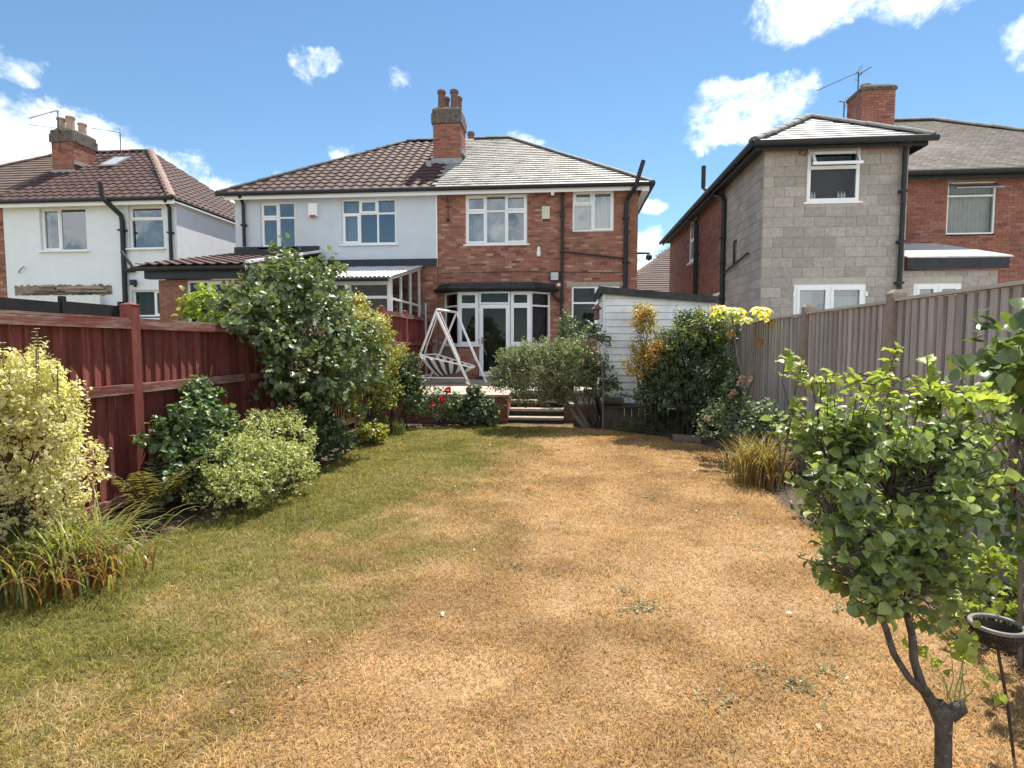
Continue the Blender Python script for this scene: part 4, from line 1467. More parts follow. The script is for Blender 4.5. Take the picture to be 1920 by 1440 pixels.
pieces(wroof, 'ridge_tile', ridge_items((-18.5, 22, 9.15), (-16.16, 22, 9.15)) + ridge_items((-16.16, 22, 9.15), (-12.37, we, WE), .45, .13), 'ridge_brown')
sk = MB()
v_ = Vector((0, .83, .56)).normalized()
o_ = Vector((-16.9, 20.3, 8.06))
sk.beam(o_ + Vector((0, 0, .06)), o_ + Vector((.55, 0, .06)), .05, .06).beam(o_ + v_ * 1.0 + Vector((0, 0, .06)), o_ + v_ * 1.0 + Vector((.55, 0, .06)), .05, .06)
sk.beam(o_ + Vector((0, 0, .06)), o_ + v_ + Vector((0, 0, .06)), .05, .06).beam(o_ + Vector((.55, 0, .06)), o_ + v_ + Vector((.55, 0, .06)), .05, .06)
sko = sk.build('roof_light', 'lead', wh)
m_ = MB()
q_ = [o_ + Vector((.02, 0, .075)), o_ + Vector((.53, 0, .075)), o_ + v_ + Vector((.53, 0, .075)), o_ + v_ + Vector((.02, 0, .075))]
m_.add(q_, [(0, 1, 2, 3)])
m_.build('pane', 'lens', sko)
wc = chimney(wh, -18.48, -17.66, 20.0, 21.05, 7.2, 9.34, 'brick_dark', [(-18.28, 20.25, .14, .48), (-17.92, 20.25, .14, .52), (-17.90, 20.75, .14, .46)], cap=.45, potm='pot_tan')
MB().box(-18.5, -17.6, 19.93, 19.99, 7.7, 7.9).box(-17.655, -17.58, 20.0, 21.0, 8.1, 8.24).build('flashing', 'lead', wc)

# adjoining brick half, only its edge in view
nb_ = thing('brick_house', 'sliver of red brick house at the left edge with weathered tiled roof', 'house', (-21, 18, 0))
nh = MB().wall(-24.5, -18.5, .2, 6.2, WY + .02, .3, []).box(-24.5, -24.2, WY + .32, 26, .2, 6.2).build('front_wall', 'mortar', nb_)
pieces(nh, 'brick', course_items(-20.2, -18.5, 2.3, 6.2, [], place=place_front(WY + .016)), 'brick')
nroof = MB().poly([(-24.8, we, WE), (-18.52, we, WE), (-18.52, 22, 9.15), (-19.9, 22, 9.15)]).poly([(-24.8, 26.3, WE), (-24.8, we, WE), (-19.9, 22, 9.15)]).poly([(-18.52, 26.3, WE), (-24.8, 26.3, WE), (-19.9, 22, 9.15), (-18.52, 22, 9.15)]).build('roof', 'pantile_old', nb_)
pieces(nroof, 'tile', slope_items([(-24.8, we, WE), (-18.52, we, WE), (-18.52, 22, 9.15), (-19.9, 22, 9.15)], .27, .28, 'plainL', tile_flat(.27, .30, .02, .018)), 'pantile_old')
pieces(nroof, 'ridge_tile', ridge_items((-19.9, 22, 9.15), (-18.5, 22, 9.15)) + ridge_items((-24.8, we, WE), (-19.9, 22, 9.15), .45, .13), 'ridge_brown')
gutter(nb_, (-24.8, WY - .34, WE - .04), (-18.52, WY - .34, WE - .04))
pipe(nb_, [(-18.9, WY - .08, 4.9), (-18.95, WY - .08, 4.75), (-18.95, WY - .08, 3.9)], .04)


def aerial(label, foot, top, tip, n=9, w=.26, two=None):
    t = thing('television_aerial', label, 'aerial', foot, 'television aerials on the roofs')
    MB().tube([foot, top], .018, 6).build('mast', 'aerial', t)
    bs = [(top, tip)] + ([two] if two else [])
    for a, b in bs:
        a, b = Vector(a), Vector(b)
        MB().tube([a, b], .012, 5).build('boom', 'aerial', t)
        d = (b - a).normalized()
        s = Vector((0, 1, 0)) if abs(d.x) > abs(d.y) else Vector((1, 0, 0))
        e = MB()
        for i in range(n):
            p = a + (b - a) * ((i + .5) / n)
            e.tube([p - s * w * .5 + Vector((0, 0, -.03)), p + s * w * .5 + Vector((0, 0, .03))], .006, 4)
        for q in (-.12, -.06, .06, .12):
            e.tube([a - d * .06 - s * w * .6 + Vector((0, 0, q)), a - d * .06 + s * w * .6 + Vector((0, 0, q))], .007, 4)
        e.build('elements', 'aerial', t)
    return t


aerial('grey television aerial on the left chimney pointing left', (-18.13, 19.95, 8.6), (-18.13, 19.95, 9.98), (-19.2, 19.9, 9.72), 12, .22, ((-18.13, 19.95, 9.35), (-19.2, 19.9, 9.5)))
aerial('small television aerial on a mast above the brown ridge of the white house', (-17.33, 21.9, 9.1), (-17.33, 21.9, 9.86), (-18.5, 21.7, 10.02), 9, .25)

# ------------------------------------------------------------------ the right-hand house with its block extension
rh = thing('brick_house', 'brick house on the right with raw concrete block extension and tiled roof', 'house', (8, 16.7, 0))
EX0, EX1, EY = 4.42, 7.50, 14.0
ez = 6.10
eh = [(5.36, 6.48, 4.83, 5.97), (5.15, 6.72, .3, 3.0)]
ew = MB().wall(EX0, EX1, 0, ez - .04, EY, .25, eh).box(EX0 + .001, EX0 + .25, EY + .25, 17.25, 0, ez - .04).box(EX1 - .25, EX1 - .001, EY + .25, 17, 0, ez - .04).build('extension_wall', 'block_mortar', rh)
itb = course_items(EX0, EX1, .9, ez - .16, eh, L=.45, H=.225, gap=.012, dep=.05, place=place_front(EY - .003))
itb += course_items(EY, 17.25, .9, ez - .08, [], L=.45, H=.225, gap=.012, dep=.05, place=place_side(EX0 - .003))
pieces(ew, 'block', itb, 'block')
it_ = course_items(EX0, EX1, ez - .15, ez - .04, eh, place=place_front(EY - .003))
pieces(ew, 'brick', it_, 'brick_dark')
# window with its top light hung open
wx = window(rh, 5.36, 6.48, 4.83, 5.97, EY + .0, [(0, 1, 0, .66, 0), (0, 1, .66, 1, 0)], fw=.075, glass='glass_low', sillw=.03, label='white window with its top light propped open')
sa = MB()
for (a, b, c, d) in ((5.42, 5.48, 5.58, 5.90), (6.36, 6.42, 5.58, 5.90)):
    sa.beam(((a + b) / 2, EY - .03, 5.90), ((a + b) / 2, EY - .20, 5.62), .06, .04, (1, 0, 0))
sa.beam((5.39, EY - .03, 5.89), (6.45, EY - .03, 5.89), .05, .06).beam((5.39, EY - .20, 5.62), (6.45, EY - .20, 5.62), .05, .06)
so = sa.build('sash', 'pvc', wx)
m_ = MB()
m_.add([(5.45, EY - .04, 5.88), (6.39, EY - .04, 5.88), (6.39, EY - .19, 5.65), (5.45, EY - .19, 5.65)], [(0, 3, 2, 1)])
m_.build('pane', 'glass_low', wx)
for bx_ in (5.52, 5.58, 6.1, 6.17, 6.23):
    MB().lathe((bx_, EY + .14, 4.92), [(.022, 0), (.025, .02), (.025, .1), (.01, .13), (.01, .16)], 8).build('bottle', 'pvc', wx)
dd = window(rh, 5.15, 6.72, .3, 3.0, EY + .02, [(0, .5, 0, 1, 1), (.5, 1, 0, 1, 1)], fw=.09, name='french_door', glass='glass', sill=False, back=('curtain', [(.05, .3, .02, .98), (.55, .95, .02, .9)]))
for hx in (5.13, 6.70):
    MB().box(hx, hx + .04, EY - .03, EY + .02, 2.72, 2.82).build('hinge', 'pvc', dd)
pipe(rh, [(7.36, EY - .32, ez - .02), (7.36, EY - .12, ez - .2), (7.36, EY - .1, .5)], .05, brackets=[(7.36, EY - .1, 5.0), (7.36, EY - .1, 3.9), (7.36, EY - .1, 3.0)])
MB().tube([(5.25, EY - .02, 6.0), (5.16, EY - .04, 5.88), (5.28, EY - .05, 5.84), (5.34, EY - .02, 5.95)], .012, 5).build('cable', 'red_box', rh)

# brick side wall of the main house
my = 16.7
sh_holes = []
sw_ = MB().box(EX0 + .02, EX0 + .3, 17.26, 26.2, 0, ez - .04).box(EX0 + .3, 17, 26, 26.2, 0, ez - .04).wall(7.5, 17.0, 0, ez - .04, my, .3, [(9.95, 11.15, 4.53, 5.88)]).build('main_wall', 'mortar', rh)
win_side = [(20.95, 21.95, 4.55, 6.0)]
itm = course_items(17.26, 26.2, 2.4, ez - .04, win_side, place=place_side(EX0 + .016))
itf = course_items(7.5, 13.4, 3.0, ez - .04, [(9.95, 11.15, 4.53, 5.88)], place=place_front(my - .004))
pieces(sw_, 'brick', itm + itf, 'brick_dark')
m4 = Matrix.Translation((EX0 + .0, 21.95, 0)) @ Matrix.Rotation(R(-90), 4, 'Z')
window(rh, 0, 1.0, 4.55, 6.0, .0, [(0, 1, 0, .55, 1), (0, 1, .55, 1, 0)], M4=m4, fw=.07, sillw=.1, room=.1)
m4 = Matrix.Translation((EX0 - .01, 18.4, 0)) @ Matrix.Rotation(R(-90), 4, 'Z')
window(rh, 0, .9, 2.2, 3.15, .0, [(0, .5, 0, 1, 1), (.5, 1, 0, 1, 0)], M4=m4, fw=.07, sillw=.05, room=.1)
window(rh, 9.95, 11.15, 4.53, 5.88, my + .03, [(0, 1, 0, .74, 0), (0, 1, .74, 1, 0)], glass='glass_low', fw=.045, sillw=.03, back=('blind', [(.02, .98, .02, .98)]), label='window with pale slatted blind and open top light')
ts = MB().beam((9.97, my - .30, 5.66), (11.13, my - .30, 5.66), .05, .035).beam((10.0, my, 5.84), (10.0, my - .30, 5.66), .04, .03).beam((11.1, my, 5.84), (11.1, my - .30, 5.66), .04, .03)
ts.build('top_light', 'metal_grey', rh)
m_ = MB()
m_.add([(10.02, my - .01, 5.84), (11.08, my - .01, 5.84), (11.08, my - .29, 5.67), (10.02, my - .29, 5.67)], [(0, 1, 2, 3)])
m_.build('pane', 'glass', rh)
pipe(rh, [(EX0 - .35, 18.45, 6.98), (EX0 - .35, 18.45, 6.35), (EX0 - .3, 18.2, 6.2), (EX0 - .1, 17.15, 5.72), (EX0 - .09, 17.05, 5.6), (EX0 - .09, 17.05, .5)], .065, 'vent_pipe', brackets=[(EX0 - .09, 17.05, z) for z in (4.6, 3.9, 2.9)])
pipe(rh, [(EX0 - .08, 17.0, 3.62), (EX0 - .08, 15.5, 3.75), (EX0 - .08, 14.8, 3.83)], .03, 'waste_pipe')
pipe(rh, [(EX0 - .07, 16.0, 3.72), (EX0 - .07, 16.0, 4.32), (EX0, 15.98, 4.35)], .03, 'waste_pipe')
pipe(rh, [(EX0 - .3, 22.0, 6.1), (EX0 - .06, 20.8, 5.85), (EX0 - .06, 20.8, 2.4)], .05)
pipe(rh, [(EX0 - .05, 20.6, 5.7), (EX0 - .05, 20.6, 2.4)], .035, 'waste_pipe')
# roofs
xe0, xe1, ye = EX0 - .33, EX1 + .3, EY - .32
ax, ay, az = (xe0 + xe1) / 2, EY - .32 + (xe1 - xe0) / 2, ez + 1.14
eroof = MB().poly([(xe0, ye, ez), (xe1, ye, ez), (ax, ay, az)]).poly([(xe0, 18.2, ez), (xe0, ye, ez), (ax, ay, az), (ax, 19.0, az)]).poly([(xe1, ye, ez), (xe1, 16.6, ez), (ax, 19.0, az), (ax, ay, az)]).build('extension_roof', 'slate_new', rh)
pieces(eroof, 'slate', slope_items([(xe0, ye, ez), (xe1, ye, ez), (ax, ay, az)], .62, .20, 'slab_slate', tile_flat(.62, .21, .012)), 'slate_new')
pieces(eroof, 'ridge_tile', ridge_items((xe0, ye, ez), (ax, ay, az), .36, .13) + ridge_items((ax, ay, az), (xe1, ye, ez), .36, .13) + ridge_items((ax, ay, az), (ax, 19.0, az), .36, .13), 'ridge')
gutter(rh, (xe0 - .04, ye - .05, ez - .05), (xe1 + .08, ye - .05, ez - .05), .07)
gutter(rh, (xe0 - .04, ye - .05, ez - .05), (xe0 - .04, 26.4, ez - .05), .07)
MB().box(xe0 + .06, xe1 - .06, ye + .05, ye + .08, ez - .18, ez - .02).box(xe0 + .03, xe0 + .06, ye + .05, 26.3, ez - .18, ez - .02).box(xe0 + .06, xe1 - .06, ye + .08, EY - .01, ez - .10, ez - .07).box(xe0 + .06, EX0 - .01, EY, 26.2, ez - .10, ez - .07).box(xe1 - .09, xe1 - .06, ye + .08, 16.4, ez - .18, ez - .02).build('fascia', 'black_pvc', rh)
mye = my - .33
mrz, mry = 9.15, 21.45
MX1 = 17.2
mroof = MB().poly([(7.0, mye, ez), (MX1, mye, ez), (12.2, mry, mrz), (8.9, mry, mrz), (7.0, 19.5, 8.0)]).poly([(xe0, 26.5, ez), (xe0, 18.0, ez), (7.0, 19.3, 7.9), (8.9, mry, mrz)]).poly([(MX1, mye, ez), (MX1, 26.5, ez), (12.2, mry, mrz)]).poly([(MX1, 26.5, ez), (xe0, 26.5, ez), (8.9, mry, mrz), (12.2, mry, mrz)]).build('main_roof', 'plain_tile', rh)
pieces(mroof, 'tile', slope_items([(8.3, mye, ez), (14.5, mye, ez), (14.5, 19.3, 7.85), (12.2, mry, mrz), (8.9, mry, mrz)], .165, .115, 'plain', tile_flat(.165, .125, .012, .012)), 'plain_tile')
pieces(mroof, 'ridge_tile', ridge_items((8.9, mry, mrz), (12.2, mry, mrz), .4, .13) + ridge_items((12.2, mry, mrz), (MX1, mye, ez), .42, .13), 'ridge')
np_ = slope_items([(7.6, mye - .02, ez + .03), (8.75, mye - .02, ez + .03), (7.6, mye + .75, ez + .03 + .75 * (mrz - ez) / (mry - mye))], .5, .2, 'slab_slate2', tile_flat(.5, .22, .012))
pieces(mroof, 'slate', np_, 'slate_new')
gutter(rh, (7.5, mye - .05, ez - .05), (MX1, mye - .05, ez - .05), .075)
MB().box(7.52, 17, mye + .04, mye + .07, ez - .2, ez - .02).box(7.52, 17, mye + .07, my - .01, ez - .12, ez - .09).build('fascia', 'black_pvc', rh)
chimney(rh, 8.50, 9.42, 18.4, 19.3, 6.6, 9.12, 'brick_dark', [(8.72, 18.7, .13, .14)], cap=.14, capout=.035, potm='pot_tan', right=False, left=True)
# low flat-roofed block room
lb = MB().wall(7.52, 9.5, 0, 3.28, EY + .06, .25, [(7.76, 8.78, .3, 3.0)]).box(9.25, 9.499, EY + .31, my, 0, 3.28).build('side_room_wall', 'block_mortar', rh)
pieces(lb, 'block', course_items(7.52, 9.5, 1.35, 3.28, [(7.76, 8.78, .3, 3.0)], L=.45, H=.225, gap=.012, dep=.05, place=place_front(EY + .057)), 'block')
window(rh, 7.76, 8.78, .3, 3.0, EY + .08, [(0, .5, 0, 1, 1), (.5, 1, 0, 1, 1)], fw=.08, name='french_door', sill=False)
MB().box(7.51, 9.62, EY - .1, EY - .07, 3.30, 3.53).build('fascia', 'black_paint', rh)
MB().poly([(7.51, EY - .13, 3.54), (9.68, EY - .13, 3.54), (9.68, my - .02, 4.28), (7.51, my - .02, 4.28)], (0, 0, .03)).build('side_room_roof', 'corrugated', rh)
MB().box(7.52, 8.1, my - .06, my - .012, 4.32, 4.46).build('flashing', 'lead', rh)
aerial('long spiky television aerial on a mast beside the right brick chimney', (8.37, 18.38, 8.2), (8.37, 18.38, 9.5), (7.15, 18.2, 8.95), 18, .2, ((8.37, 18.38, 9.42), (8.76, 18.5, 9.68)))
aerial('short thin aerial mast left of the right brick chimney', (8.36, 19.2, 7.5), (8.36, 19.2, 8.98), (8.2, 19.2, 9.02), 3, .2)

# far house between the two
fh = thing('far_house', 'distant house seen in the gap, brown tiled roof slope', 'house', (9, 36, 0))
MB().box(1.6, 18, 35.3, 44, 0, 4.0).build('wall', 'brick_dark', fh)
fr_ = MB().poly([(1.2, 35, 4.0), (18, 35, 4.0), (13.6, 40, 8.0), (6.8, 40, 8.0)]).poly([(1.2, 45, 4.0), (1.2, 35, 4.0), (6.8, 40, 8.0)]).build('roof', 'pantile', fh)
pieces(fr_, 'tile', slope_items([(1.2, 35, 4.0), (8.5, 35, 4.0), (8.5, 40, 8.0), (6.8, 40, 8.0)], .45, .24, 'fartile', tile_flat(.45, .26, .02, .02)), 'pantile')
lc = thing('overhead_cables', 'thin black overhead wires crossing the gap between the houses', 'cables', (3, 32, 0))
for i, z in enumerate((5.4, 6.1, 6.5)):
    MB().tube([(-2, 32, z + .5), (3.3, 32, z), (9, 32, z + .3)], .012, 4).build('cable', 'black_pvc', lc)

# ------------------------------------------------------------------ fences
FX = -4.0
rfz = thing('red_fence', 'red stained timber fence along the left border, boards and rails weathered', 'fence', (FX, 8, 0))
PY = [1.35, 3.2, 5.08, 6.95, 8.8, 10.65, 12.5, 14.35, 16.2, 17.5]
for i, y in enumerate(PY[:-1]):
    hz = 1.99 if y < 12 else 2.46
    pm = MB().box(FX - .055, FX + .055, y - .055, y + .055, -.1, hz)
    pm.add([(FX - .06, y - .06, hz), (FX + .06, y - .06, hz), (FX + .06, y + .06, hz), (FX - .06, y + .06, hz), (FX, y, hz + .025)], [(0, 1, 4), (1, 2, 4), (2, 3, 4), (3, 0, 4), (3, 2, 1, 0)])
    pm.build('post', 'red_wood', rfz)
itf = []
for i in range(len(PY) - 1):
    a, b = PY[i] + .058, PY[i + 1] - .058
    top = 1.84 if PY[i] < 12 else 2.36
    bot = .06 if PY[i] < 11 else .5
    for z, hh in ((top - .035, .075), (top - .62 if PY[i] < 12 else top - .7, .085), (bot + .16, .085)):
        MB().box(FX + .001, FX + .055, a, b, z - hh / 2, z + hh / 2).build('rail', 'red_rail', rfz)
    MB().box(FX - .05, FX + .05, a, b, top + .006, top + .028).build('cap', 'red_rail', rfz)
    n = int((b - a) / .118)
    for k in range(n):
        L_ = top - bot
        key = ('rboard', round(L_, 2))
        template(key, lambda mb: mb.add([(.026, -.060, 0), (.006, .066, 0), (-.008, .066, 0), (-.008, -.060, 0), (.026, -.060, L_), (.006, .066, L_), (-.008, .066, L_), (-.008, -.060, L_)],
                                        [(0, 1, 5, 4), (1, 2, 6, 5), (2, 3, 7, 6), (3, 0, 4, 7), (4, 5, 6, 7)]))
        itf.append((key, Matrix.Translation((FX - .028 + random.uniform(-.003, .003), a + (k + .5) * (b - a) / n, bot + random.uniform(-.004, .001))) @ Matrix.Rotation(random.uniform(-.006, .006), 4, 'X')))
pieces(rfz, 'board', itf, 'red_wood')
MB().tube([(-3.78, 15.6, .55), (-3.78, 15.6, 2.75)], .035, 8).build('pole', 'metal_grey', rfz)

RX = 2.93
gfz = thing('grey_fence', 'weathered grey featheredge fence with concrete posts along the right border', 'fence', (RX, 7, 0))
QY = [1.75, 3.66, 5.57, 7.49, 9.44, 11.4]
for y in QY:
    hz = 2.08
    pm = MB().box(RX - .06, RX + .06, y - .055, y + .055, -.1, hz)
    pm.add([(RX - .06, y - .055, hz), (RX + .06, y - .055, hz), (RX + .06, y + .055, hz), (RX - .06, y + .055, hz), (RX - .03, y - .03, hz + .035), (RX + .03, y - .03, hz + .035), (RX + .03, y + .03, hz + .035), (RX - .03, y + .03, hz + .035)],
           [(0, 1, 5, 4), (1, 2, 6, 5), (2, 3, 7, 6), (3, 0, 4, 7), (4, 5, 6, 7)])
    pm.build('post', 'concrete_post', gfz)
itf = []
for i in range(len(QY) - 1):
    a, b = QY[i] + .058, QY[i + 1] - .058
    top = 2.015 - .012 * i
    MB().box(RX - .045, RX + .03, a, b, top + .004, top + .03).build('cap', 'grey_cap', gfz)
    MB().box(RX - .022, RX + .022, a, b, .0, .155).build('gravel_board', 'grey_wood', gfz)
    for z in (.4, 1.1, 1.8):
        MB().box(RX + .024, RX + .07, a, b, z - .04, z + .04).build('rail', 'grey_wood', gfz)
    MB().box(RX + .014, RX + .0235, a, b, .16, top - .005).build('gap_shade_sheet', 'gap_shade', gfz)  # dark sheet behind the boards, paints the shade seen in the gaps
    n = int(round((b - a) / .112))
    for k in range(n):
        L_ = top - .16
        key = ('gboard', round(L_, 3))
        template(key, lambda mb: mb.add([(-.026, -.040, 0), (-.020, .040, 0), (.004, .040, 0), (.004, -.040, 0), (-.026, -.040, L_), (-.020, .040, L_), (.004, .040, L_), (.004, -.040, L_)],
                                        [(0, 4, 5, 1), (1, 5, 6, 2), (2, 6, 7, 3), (3, 7, 4, 0), (4, 7, 6, 5)]))
        itf.append((key, Matrix.Translation((RX + random.uniform(-.004, .004), a + (k + .5) * (b - a) / n, .16 + random.uniform(-.006, .002))) @ Matrix.Rotation(random.uniform(-.008, .008), 4, 'X') @ Matrix.Rotation(random.uniform(-.05, .05), 4, 'Z')))
pieces(gfz, 'board', itf, 'grey_wood')

kf = thing('black_fence', 'low black painted fence in front of the white house beyond the red fence', 'fence', (-10.3, 12, 0))
ky = [8.0, 9.6, 11.2, 12.8, 13.4]
for i in range(len(ky) - 1):
    a, b = ky[i], ky[i + 1]
    MB().box(-10.34, -10.24, a - .05, a + .05, 0, 2.62).build('post', 'black_fence', kf)
    for k, (z0, z1) in enumerate(((.3, .95), (.98, 1.62), (1.66, 2.1), (2.14, 2.52))):
        MB().box(-10.31 + .012 * (k % 2), -10.27 + .012 * (k % 2), a + .055, b - .055, z0, z1 - .03 * (i % 2)).build('board', 'black_fence', kf)
    MB().box(-10.262, -10.24, a + .06, b - .06, 2.08, 2.13).build('rail', 'timber_raw', kf)

# ------------------------------------------------------------------ patio, steps, shed
pt = MB().box(-3.93, -1.18, 11.9, 17.5, 0, .57).box(-1.18, .62, 12.85, 17.5, 0, .57).box(-.04, .62, 12.2, 12.85, 0, .36)
pto = pt.build('patio', 'mortar_grey', None, 'structure')
itp = []
for (x0, x1, y0, y1, z) in ((-3.9, -1.16, 11.74, 17.4, .575), (-1.14, .6, 12.80, 17.4, .575), (-.03, .62, 12.15, 12.78, .365)):
    nx, ny = max(1, int(round((x1 - x0) / .6))), max(1, int(round((y1 - y0) / .6)))
    w, h = (x1 - x0) / nx, (y1 - y0) / ny
    key = ('slab', round(w, 3), round(h, 3))
    template(key, lambda mb: mb.box(-w / 2 + .006, w / 2 - .006, -h / 2 + .006, h / 2 - .006, 0, .045))
    for i in range(nx):
        for j in range(ny):
            itp.append((key, Matrix.Translation((x0 + (i + .5) * w, y0 + (j + .5) * h, z + random.uniform(-.003, .003)))))
pieces(pto, 'paving_slab', itp, 'slab')
rw = thing('retaining_wall', 'low red brick wall holding up the patio beside the steps', 'wall', (-2.5, 11.8, 0))
rwm = MB().box(-3.92, -1.2, 11.79, 11.89, 0, .572).box(-1.30, -1.185, 11.79, 12.8, 0, .571).build('wall_core', 'mortar', rw)
pieces(rwm, 'brick', course_items(-3.92, -1.185, 0, .57, [], place=place_front(11.786)) + course_items(11.79, 12.8, 0, .57, [], place=place_side_pos(-1.181)), 'brick_dark')
rw2 = thing('retaining_wall', 'short brick wall right of the steps behind the leaning trunk', 'wall', (.3, 12.1, 0))
r2 = MB().box(-.03, .62, 12.16, 12.19, 0, .362).build('wall_core', 'mortar', rw2)
pieces(r2, 'brick', course_items(-.03, .62, 0, .36, [], place=place_front(12.156)), 'brick_dark')
stp = thing('garden_steps', 'three timber steps up from the lawn to the patio', 'steps', (-.6, 12, 0))
for i, (y, z) in enumerate(((11.80, .155), (12.10, .30), (12.42, .445))):
    MB().box(-1.17, -.05, y, y + .36, z - .05, z).build('tread', 'tread', stp)
    MB().box(-1.16, -.06, y + .06, y + .09, z - .15, z - .052).build('riser', 'dark_wood', stp)
MB().box(-1.16, -.06, 12.74, 12.78, .3, .57).build('riser', 'dark_wood', stp)

sd = thing('garden_shed', 'white shiplap garden shed with black felt roof on a raised base', 'shed', (1.7, 12.8, .4))
SX0, SX1, SY0, SY1 = .72, 2.80, 11.8, 13.9


def ztop(x):
    return 2.70 - (x - SX0) * .092


MB().poly([(SX0 + .02, SY0 + .03, .45), (SX1 - .02, SY0 + .03, .45), (SX1 - .02, SY0 + .03, ztop(SX1) - .01), (SX0 + .02, SY0 + .03, ztop(SX0) - .01)], (0, SY1 - SY0 - .06, 0)).build('body', 'white_paint', sd)
bhgt = .138
zb = .47
while zb < 2.72:
    zt = zb + bhgt - .008
    for side in (0, 1):
        if side == 0:
            xa, xb = SX0 + .045, SX1 - .045
            if zb > ztop(xb) - .02:
                xb = min(xb, SX0 + (2.70 - zb - .02) / .092)
            if xb - xa < .1:
                continue
            pts = [(xa, zb), (xb, zb)]
            if zt <= ztop(xb):
                pts += [(xb, zt), (xa, zt)]
            elif zt <= ztop(xa):
                xc = SX0 + (2.70 - zt) / .092
                pts += [(xb, ztop(xb)), (xc, zt), (xa, zt)]
            else:
                pts += [(xb, ztop(xb)), (xa, ztop(xa))]
            n = len(pts)
            vs = [(x, SY0 + .004 + .014 * (z - zb) / bhgt, z) for x, z in pts] + [(x, SY0 + .029, z) for x, z in pts]
            mbd = MB()
            mbd.add(vs, [tuple(range(n)), tuple(range(n, 2 * n))[::-1]] + [(i, n + i, n + (i + 1) % n, (i + 1) % n) for i in range(n)])
            mbd.build('board', 'shed_board', sd)
        elif zt < 2.68:
            vs = []
            for z, o in ((zb, .004), (zt, .018)):
                vs += [(SX0 + o - .006, SY0 + .05, z), (SX0 + o - .006, SY1, z)]
            mbd = MB()
            mbd.add([vs[0], vs[1], vs[3], vs[2], (SX0 + .019, SY0 + .05, zb), (SX0 + .019, SY1, zb), (SX0 + .019, SY1, zt), (SX0 + .019, SY0 + .05, zt)],
                    [(0, 3, 2, 1), (4, 5, 6, 7), (0, 1, 5, 4), (3, 7, 6, 2), (0, 4, 7, 3), (1, 2, 6, 5)])
            mbd.build('board', 'shed_board', sd)
    zb += bhgt
MB().box(SX0 - .005, SX0 + .042, SY0 - .012, SY0 + .045, .45, ztop(SX0) - .01).build('corner_trim', 'white_paint', sd)
MB().box(SX1 - .042, SX1 + .005, SY0 - .012, SY0 + .045, .45, ztop(SX1) - .01).build('corner_trim', 'white_paint', sd)
for k in range(2):
    xa, xb = (SX0 - .09, 1.72) if k == 0 else (1.70, SX1 + .12)
    o = .0 if k == 0 else -.008
    MB().poly([(xa, SY0 - .07 + o, ztop(xa) - .075), (xb, SY0 - .07 + o, ztop(xb) - .075), (xb, SY0 - .07 + o, ztop(xb) + .05), (xa, SY0 - .07 + o, ztop(xa) + .05)], (0, .03, 0)).build('fascia_felt', 'felt', sd)
MB().poly([(SX0 - .09, SY0 - .06, ztop(SX0 - .09) + .03), (SX1 + .12, SY0 - .06, ztop(SX1 + .12) + .03), (SX1 + .12, SY1 + .1, ztop(SX1 + .12) + .03), (SX0 - .09, SY1 + .1, ztop(SX0 - .09) + .03)], (0, 0, .035)).build('roof', 'felt', sd)
MB().box(SX0 - .08, SX0 - .045, SY0 - .03, SY1 + .08, ztop(SX0) - .08, ztop(SX0) + .03).build('side_fascia', 'felt', sd)
# bird feeder on the shed corner
bfz = thing('bird_feeder', 'small brown hanging bird feeder on the shed corner by the kitchen window', 'feeder', (.6, 11.9, 2.3))
MB().lathe((.60, 11.95, 2.12), [(.02, 0), (.08, .03), (.055, .05), (.055, .2), (.11, .22), (.03, .31)], 10).build('body', 'pot', bfz)
MB().tube([(.6, 11.95, 2.42), (.66, 11.95, 2.50), (.72, 11.95, 2.50)], .006, 5).build('hook', 'black_pvc', bfz)
# timber base the shed stands on
bs = thing('timber_planter', 'dark sleeper-boarded raised base under the white shed', 'raised bed', (1.7, 11.3, 0))
for k in range(16):
    x = .70 + k * .135
    MB().box(x, x + .128, 11.2 + random.uniform(-.006, .006), 11.24, 0, .43 + random.uniform(-.006, .006)).build('board', 'dark_wood', bs)
MB().box(.68, 2.86, 11.16, 13.95, .435, .455).box(.69, .72, 11.25, 13.9, 0, .434).build('top', 'dark_wood', bs)
pz = thing('clay_pipe', 'dark clay pipe lying on the raised base in front of the shed', 'pipe', (.95, 11.45, .46))
MB().tube([(.72, 11.5, .535), (1.1, 11.42, .535)], .075, 12, cap=False).tube([(.72, 11.5, .535), (1.1, 11.42, .535)], .06, 12, cap=False).build('barrel', 'terracotta', pz)
pz2 = thing('clay_ridge_tile', 'half-round dark clay tile lying in the right border soil', 'tile', (1.95, 9.75, 0))
m_ = MB()
vs, fs = [], []
for x in (0, 1):
    for r_ in (.13, .11):
        for i in range(9):
            t = math.pi * i / 8
            vs.append((1.75 + .42 * x, 9.85 - .1 * x + r_ * math.cos(t), .02 + r_ * math.sin(t)))
for i in range(8):
    fs += [(i, i + 1, 19 + i, 18 + i), (9 + i, 27 + i, 28 + i, 10 + i), (i, 9 + i, 10 + i, i + 1), (18 + i, 19 + i, 28 + i, 27 + i)]
m_.add(vs, fs)
m_.build('shell', 'terracotta', pz2)

# ------------------------------------------------------------------ swing seat
sg = thing('swing_seat', 'white tubular garden swing with grey striped sling seat on the patio', 'swing', (-3, 14.8, .62))
Pz = .625
near_a, far_a = (-3.20, 14.4, 2.50), (-2.95, 15.7, 2.50)


def leg(a, b, r=.03):
    MB().tube([a, b], r, 8).build('leg', 'swing_white', sg)


